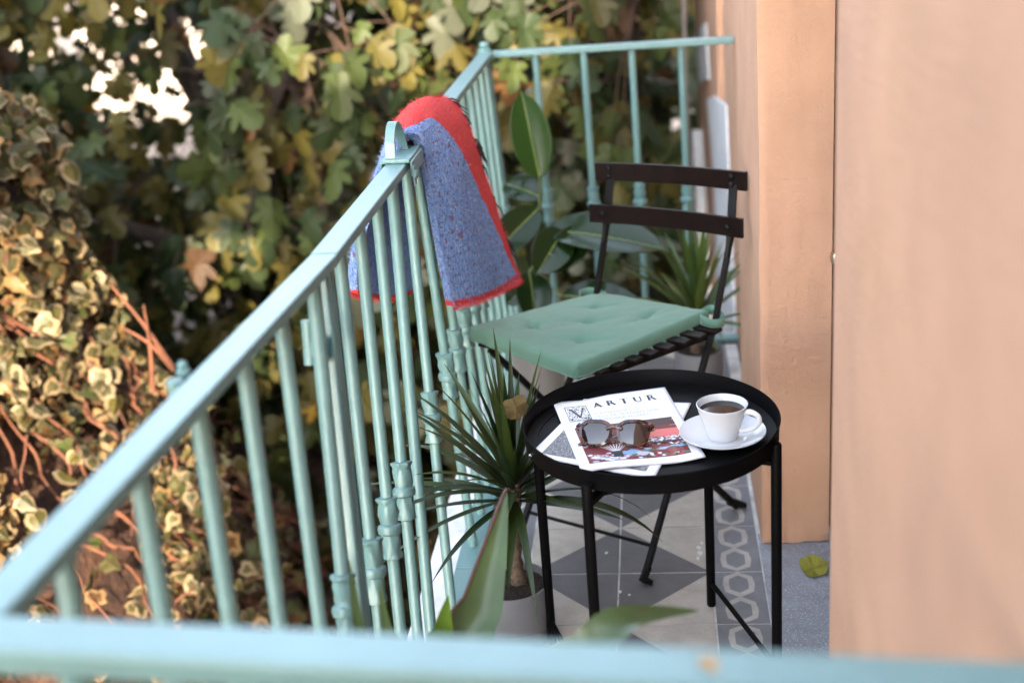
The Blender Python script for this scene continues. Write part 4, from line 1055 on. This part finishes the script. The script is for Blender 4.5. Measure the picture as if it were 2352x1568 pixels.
# leaf litter on the ground
lit = MB(); LT = [LM[6], LM[0], LM[4], MAT_RED]
proto = star_leaf(FIG, .35, .1, .1, None)
for k in range(1500):
    x = rnd.uniform(-4.5, 1.5); y = rnd.uniform(.0, 8.5); z = -3.4+.12*mnoise.noise(Vector((x*.4, y*.4, 0)))+.06*max(0, y-1)+.03
    mw = frame(Vector((x, y, z)), Vector((0, 0, 1))+rvec()*.4, rvec()+Vector((0, 0, .01)), rnd.uniform(.08, .17)); o = len(lit.v)
    lit.v += [mw @ v for v in proto.v]; lit.f += [[i+o for i in f] for f in proto.f]; lit.m += [rnd.choices(range(4), (5, 2, .8, 3))[0]]*len(proto.f)
lo = lit.build('leaf_litter', LT); tag(lo, 'brown fallen leaves covering the garden ground', 'leaves', kind='stuff')

# ------------------------------------------------------------------ plants on the balcony
def strap(base, d0, length, width, droop, twist=0., nseg=12, side=None, tipw=0.):
    """strap leaf with a folded midrib: returns MB"""
    base = Vector(base); d = Vector(d0).normalized(); p = base.copy(); b = MB(); rows = []
    sd = d.cross(Vector((0, 0, 1)));  sd = sd.normalized() if sd.length > .05 else Vector((1, 0, 0))
    if side is not None: sd = Vector(side).normalized()
    st = length/nseg
    for i in range(nseg+1):
        t = i/nseg; w = width*.5*(min(1, .45+t*2.2) if t < .3 else (1-((t-.3)/.7)**1.7))
        w = max(w, width*.02)
        s_ = Matrix.Rotation(twist*t, 3, d) @ sd; nn = s_.cross(d).normalized()
        rows.append([p-s_*w+nn*w*.30, p.copy(), p+s_*w+nn*w*.30])
        p = p+d*st; d = (d+Vector((0, 0, -1))*droop*st*(1+2*t)).normalized(); s2 = sd-d*sd.dot(d); sd = s2.normalized()
    b.grid(rows); return b
DL = [mat('dracaena_leaf%d' % i, c, .38, trans=.15, hue=.22) for i, c in enumerate(((.026, .048, .010), (.038, .062, .012), (.018, .034, .009)))]
DL2 = [mat('dracaena_light%d' % i, c, .4, trans=.25, hue=.22) for i, c in enumerate(((.070, .115, .022), (.095, .135, .028), (.045, .085, .018)))]
def dracaena(label, pot_c, pot_r, pot_h, stem_top, nl, lmin, lmax, width, pot=True, seed=3, bias=(0, 0, 0), el0=-10, mats=None):
    mats = mats or DL
    rr = random.Random(seed)
    root = thing('potted_dracaena', (pot_c[0], pot_c[1], 0), label, 'potted plant')
    c = Vector((pot_c[0], pot_c[1], 0))
    k = pot_r
    p = MB().lathe([(0, .004), (k*.86, .003), (k*.90, 0), (k*.94, .004), (k*.985, pot_h*.32), (k*.972, pot_h*.325), (k*.972, pot_h*.335), (k*.988, pot_h*.34), (k, pot_h-.002), (k-.001, pot_h), (k-.004, pot_h), (k-.005, pot_h-.002), (k-.006, pot_h-.03), (0, pot_h-.03)], c, 48).build('pot', POT, root, smooth=True)
    s = MB(); rows = []
    for i in range(9):
        r = (k-.006)*i/8; rows.append([Vector((c.x+r*math.cos(a*.2618), c.y+r*math.sin(a*.2618), pot_h-.016+.004*mnoise.noise(Vector((r*60, a*.7, 2))))) for a in range(25)])
    s.grid(rows); s.build('soil', SOIL, p, smooth=False)
    top = Vector(stem_top); pts = crom([Vector((top.x-.006, top.y, pot_h-.02)), Vector((top.x-.009, top.y, (pot_h+top.z)/2)), top, top+Vector((.004, .0, .05))], 40)
    st = MB().tube(pts, [.0135+.0016*math.sin(i*2.1)+(.002 if i < 4 else 0) for i in range(40)], 12).build('stem', STEMD, root, smooth=True)
    for i in range(nl):
        t = i/nl; az = i*2.39996+rr.uniform(-.25, .25); el = R(el0)+t*R(84-el0)+rr.uniform(-.12, .12)
        d = Vector((math.cos(az)*math.cos(el), math.sin(az)*math.cos(el), math.sin(el)))+Vector(bias)
        ln = rr.uniform(lmin, lmax)*(1-.1*t)
        if pot_c[1] < 0 and math.cos(az) > .25 and .2 < el < 1.2: ln *= .5          # kept short where the tray is in the way
        b0 = top+Vector((0, 0, -.005+.055*t))+Vector((math.cos(az), math.sin(az), 0))*.007*(1-t)
        strap(b0, d, ln, width*rr.uniform(.8, 1.15), rr.uniform(.4, 2.6)*(1-t*.8), rr.uniform(-.5, .5)).build('leaf', mats[rr.randrange(3)], root, smooth=True)
    return root
dracaena('spiky dracaena in a round grey pot between railing and tray table', (-.205, -.235), .077, .13, (-.187, -.215, .300), 76, .20, .34, .020, seed=5, el0=0)
dracaena('bushy dracaena behind the chair at the far wall', (.215, 1.03), .07, .12, (.213, 1.04, .185), 46, .24, .36, .022, seed=11, bias=(-.05, 0, .1), el0=14, mats=DL2)

def ficus():
    root = thing('rubber_plant', (-.2, 1.0, 0), 'rubber plant with broad glossy leaves behind the green cushion', 'potted plant')
    FL = mat('ficus_leaf', (.010, .025, .006), .15, spec=.32, trans=.08); FB = mat('ficus_leaf_young', (.020, .055, .008), .22, spec=.25, trans=.18)
    MID = mat('ficus_midrib', (.16, .22, .05), .4); ST = mat('ficus_stem', (.06, .085, .03), .6)
    k = .08; MB().lathe([(0, .003), (k*.9, .003), (k, .14), (k-.005, .14), (k-.007, .12), (0, .12)], (-.25, 1.02, 0), 32).build('pot', mat('pale_pot', (.20, .19, .18), .6), root, smooth=True)
    stem = crom([Vector((-.25, 1.02, .1)), at(1226, 690, 1, 1.02), at(1228, 600, 1, 1.02), at(1240, 470, 1, 1.02), at(1241, 408, 1, 1.02)], 24)
    MB().tube(stem, [.0075-.0025*i/23 for i in range(24)], 8).build('stem', ST, root, smooth=True)
    def leaf(base, tip, width, nrm, mt=FL, sag=.03, pet=None):
        base = Vector(base); tip = Vector(tip); ax = tip-base; L_ = ax.length; ax.normalize(); n = Vector(nrm); n = (n-ax*n.dot(ax)).normalized(); s = ax.cross(n)
        rows = []; NS = 26; NW = 10
        for i in range(NS+1):
            t = i/NS; w = width*.5*(math.sin(math.pi*min(1, t**.92))**.62)*(1 if t < .9 else (1-t)/.1*.8+.2*(1-t)/.1)
            if i in (0, NS): w = .0008
            c = base+ax*L_*t-n*sag*(t*t*2-.4*t); row = []
            for j in range(-NW, NW+1):
                q = j/NW; vein = .0019*math.sin(t*75-abs(q)*9)*(1-abs(q))*(w/width*2)
                row.append(c+s*w*q+n*(w*.34*abs(q)**1.3+vein))
            rows.append(row)
        lf = MB().grid(rows).build('leaf', mt, root, smooth=True)
        md = lf.modifiers.new('s', 'SOLIDIFY'); md.thickness = .0008
        mb = MB().tube([r[NW]+n*.0012 for r in rows], [.0022-.0014*i/NS for i in range(NS+1)], 6).build('midrib', MID, lf, smooth=True)
        if pet is not None: MB().tube([Vector(pet), Vector(pet).lerp(base, .5)+Vector((0, 0, .004)), base], .0028, 6).build('petiole', MID, lf, smooth=True)
    P_ = lambda x, y, d: at(x, y, 1, d)
    leaf(P_(1240, 412, 1.02), P_(1197, 207, 1.06), .112, (.15, -1, .10), FB, .012)
    leaf(P_(1256, 530, 1.0), P_(1522, 548, .86), .135, (-.1, -.55, .85), FL, .03, P_(1236, 560, 1.02))
    leaf(P_(1292, 530, .98), P_(1240, 620, .86), .115, (.5, -.5, .75), FL, .02, P_(1240, 545, 1.02))
    leaf(P_(1236, 480, 1.0), P_(1132, 580, .86), .105, (.45, -.6, .8), FL, .02, P_(1238, 500, 1.02))
    leaf(P_(1345, 525, 1.0), P_(1262, 620, .9), .10, (.35, -.7, .6), FL, .02, P_(1240, 570, 1.02))
    leaf(P_(1215, 625, 1.0), P_(1235, 735, .88), .105, (.3, -.85, .45), FL, .02, P_(1228, 610, 1.02))
    leaf(P_(1290, 680, 1.0), P_(1470, 690, .85), .11, (-.1, -.6, .8), FL, .03, P_(1228, 640, 1.02))
    leaf(P_(1245, 455, 1.08), P_(1150, 410, 1.15), .09, (.2, -.8, .5), FL, .02, P_(1240, 470, 1.02))
    leaf(P_(1240, 640, 1.06), P_(1160, 690, 1.0), .09, (.2, -.6, .8), FL, .02, P_(1228, 620, 1.02))
ficus()

def foreground_plant():
    root = thing('potted_lily', (-.12, -1.02, 0), 'out of focus strap-leaved plant rising behind the nearest rail', 'potted plant')
    c = Vector((-.12, -1.02, 0)); k = .075
    MB().lathe([(0, .003), (k*.85, .003), (k, .15), (k-.005, .15), (k-.007, .135), (0, .135)], c, 32).build('pot', POT, root, smooth=True)
    LG = mat('lily_leaf', (.058, .100, .036), .32, spec=.5, trans=.18, noise=(6, .25)); LY = mat('lily_leaf_light', (.11, .20, .02), .35, trans=.3); EDGE = mat('lily_edge', (.09, .05, .04), .5)
    def leaf(pts, width, nrm, mt, wprof=None, edge=False):
        P_ = crom(pts, 20); rows = []; n0 = Vector(nrm)
        for i, p in enumerate(P_):
            t = i/19; d = (P_[min(i+1, 19)]-P_[max(i-1, 0)]).normalized(); n = (n0-d*n0.dot(d)).normalized(); s = d.cross(n)
            w = width*.5*(wprof(t) if wprof else (1-t**1.6)); w = max(w, .0006)
            rows.append([p-s*w+n*w*.35, p-s*w*.5+n*w*.10, p, p+s*w*.5+n*w*.10, p+s*w+n*w*.35])
        lf = MB().grid(rows).build('leaf', mt, root, smooth=True)
        if edge: MB().tube([r[0] for r in rows], .0028, 6).build('leaf_edge', EDGE, lf, smooth=True)
    b0 = c+Vector((0, 0, .14))
    leaf([b0, at(1088, 1500, 1, -.85), at(1112, 1380, 1, -.80), at(1142, 1240, 1, -.74), at(1164, 1122, 1, -.68)], .072, (0, -.95, .3), LG, lambda t: (.6+.4*min(1, t*3)) if t < .33 else (1-((t-.33)/.67)**1.25), True)
    leaf([b0+Vector((.02, -.02, 0)), at(1250, 1580, 1, -1.15), at(1345, 1495, 1, -1.16), at(1425, 1430, 1, -1.14), at(1500, 1410, 1, -1.10), at(1606, 1402, 1, -1.06)], .048, (-.15, -.6, .8), LG, lambda t: (.5+.5*min(1, t*2.2)) if t < .5 else (1-((t-.5)/.5)**1.2))
    leaf([b0+Vector((-.02, 0, 0)), at(1022, 1520, 1, -.86), at(1019, 1440, 1, -.86), at(1030, 1366, 1, -.86)], .038, (.1, -1, .2), LY, lambda t: (.5+.5*min(1, t*2)) if t < .55 else (1-((t-.55)/.45)**1.1))
    leaf([b0+Vector((-.02, 0, 0)), at(860, 1530, 1, -.98), at(826, 1440, 1, -.98), at(802, 1285, 1, -.98)], .034, (.3, -1, .2), LG)
    leaf([b0+Vector((-.02, 0, 0)), at(925, 1520, 1, -.98), at(888, 1440, 1, -.98), at(870, 1330, 1, -.98)], .030, (.3, -1, .2), LG)
foreground_plant()

# ------------------------------------------------------------------ loose leaves
def loose(name, label, pos, nrm, tip, size, c, rough=.7, proto=FIG, fold=.12, curl=.3):
    b = star_leaf(proto, .35, fold, curl, None); mw = frame(Vector(pos), nrm, tip, size); b.v = [mw @ v for v in b.v]
    mt = mat(name+'_mat_%d' % int(c[0]*1000), c, rough, noise=(60, .35), trans=.15)
    o = b.build(name, mt); md = o.modifiers.new('sub', 'SUBSURF'); md.levels = 1; md.render_levels = 2; md.subdivision_type = 'SIMPLE'
    md = o.modifiers.new('s', 'SOLIDIFY'); md.thickness = .0006
    return tag(o, label, 'leaf')
SQ = [(0, 0), (.25, -.02), (.48, .12), (.44, .35), (.50, .55), (.30, .78), (.10, .82), (0, 1.0)]
loose('fallen_leaf', 'yellow green fallen leaf on the grey terrazzo threshold', at(1845, 1310, 2, .008), (-.1, -.35, 1), (.9, .35, .05), .062, (.26, .25, .03), proto=SQ, fold=-.22, curl=-.12)
loose('dried_leaf', 'curled dry tan leaf caught in the dracaena beside the tray', at(1176, 915, 1, -.27), (.2, -.9, .4), (.3, -.15, -.9), .052, (.20, .145, .060), proto=SQ, fold=.5, curl=.5)
loose('fallen_leaf', 'tiny blurred ochre leaf lying on the nearest rail', Vector((.135, -1.69, RH+.004)), (0, -.4, 1), (.6, .8, 0), .016, (.6, .36, .14), proto=SQ)
# thin downpipe beside the house beyond the far rail
dp = thing('downpipe', (.235, 2.4, -3.2), 'thin grey brown pipe hanging between far railing and house', 'pipe')
MB().tube([at(1571, -60, 1, 2.4), at(1573, 120, 1, 2.4), at(1578, 300, 1, 2.4), at(1587, 520, 1, 2.4), at(1600, 900, 1, 2.4), at(1606, 1100, 1, 2.4)], .009, 8).build('pipe', mat('pipe_grey', (.14, .12, .11), .6, noise=(6, .4)), dp, smooth=True)
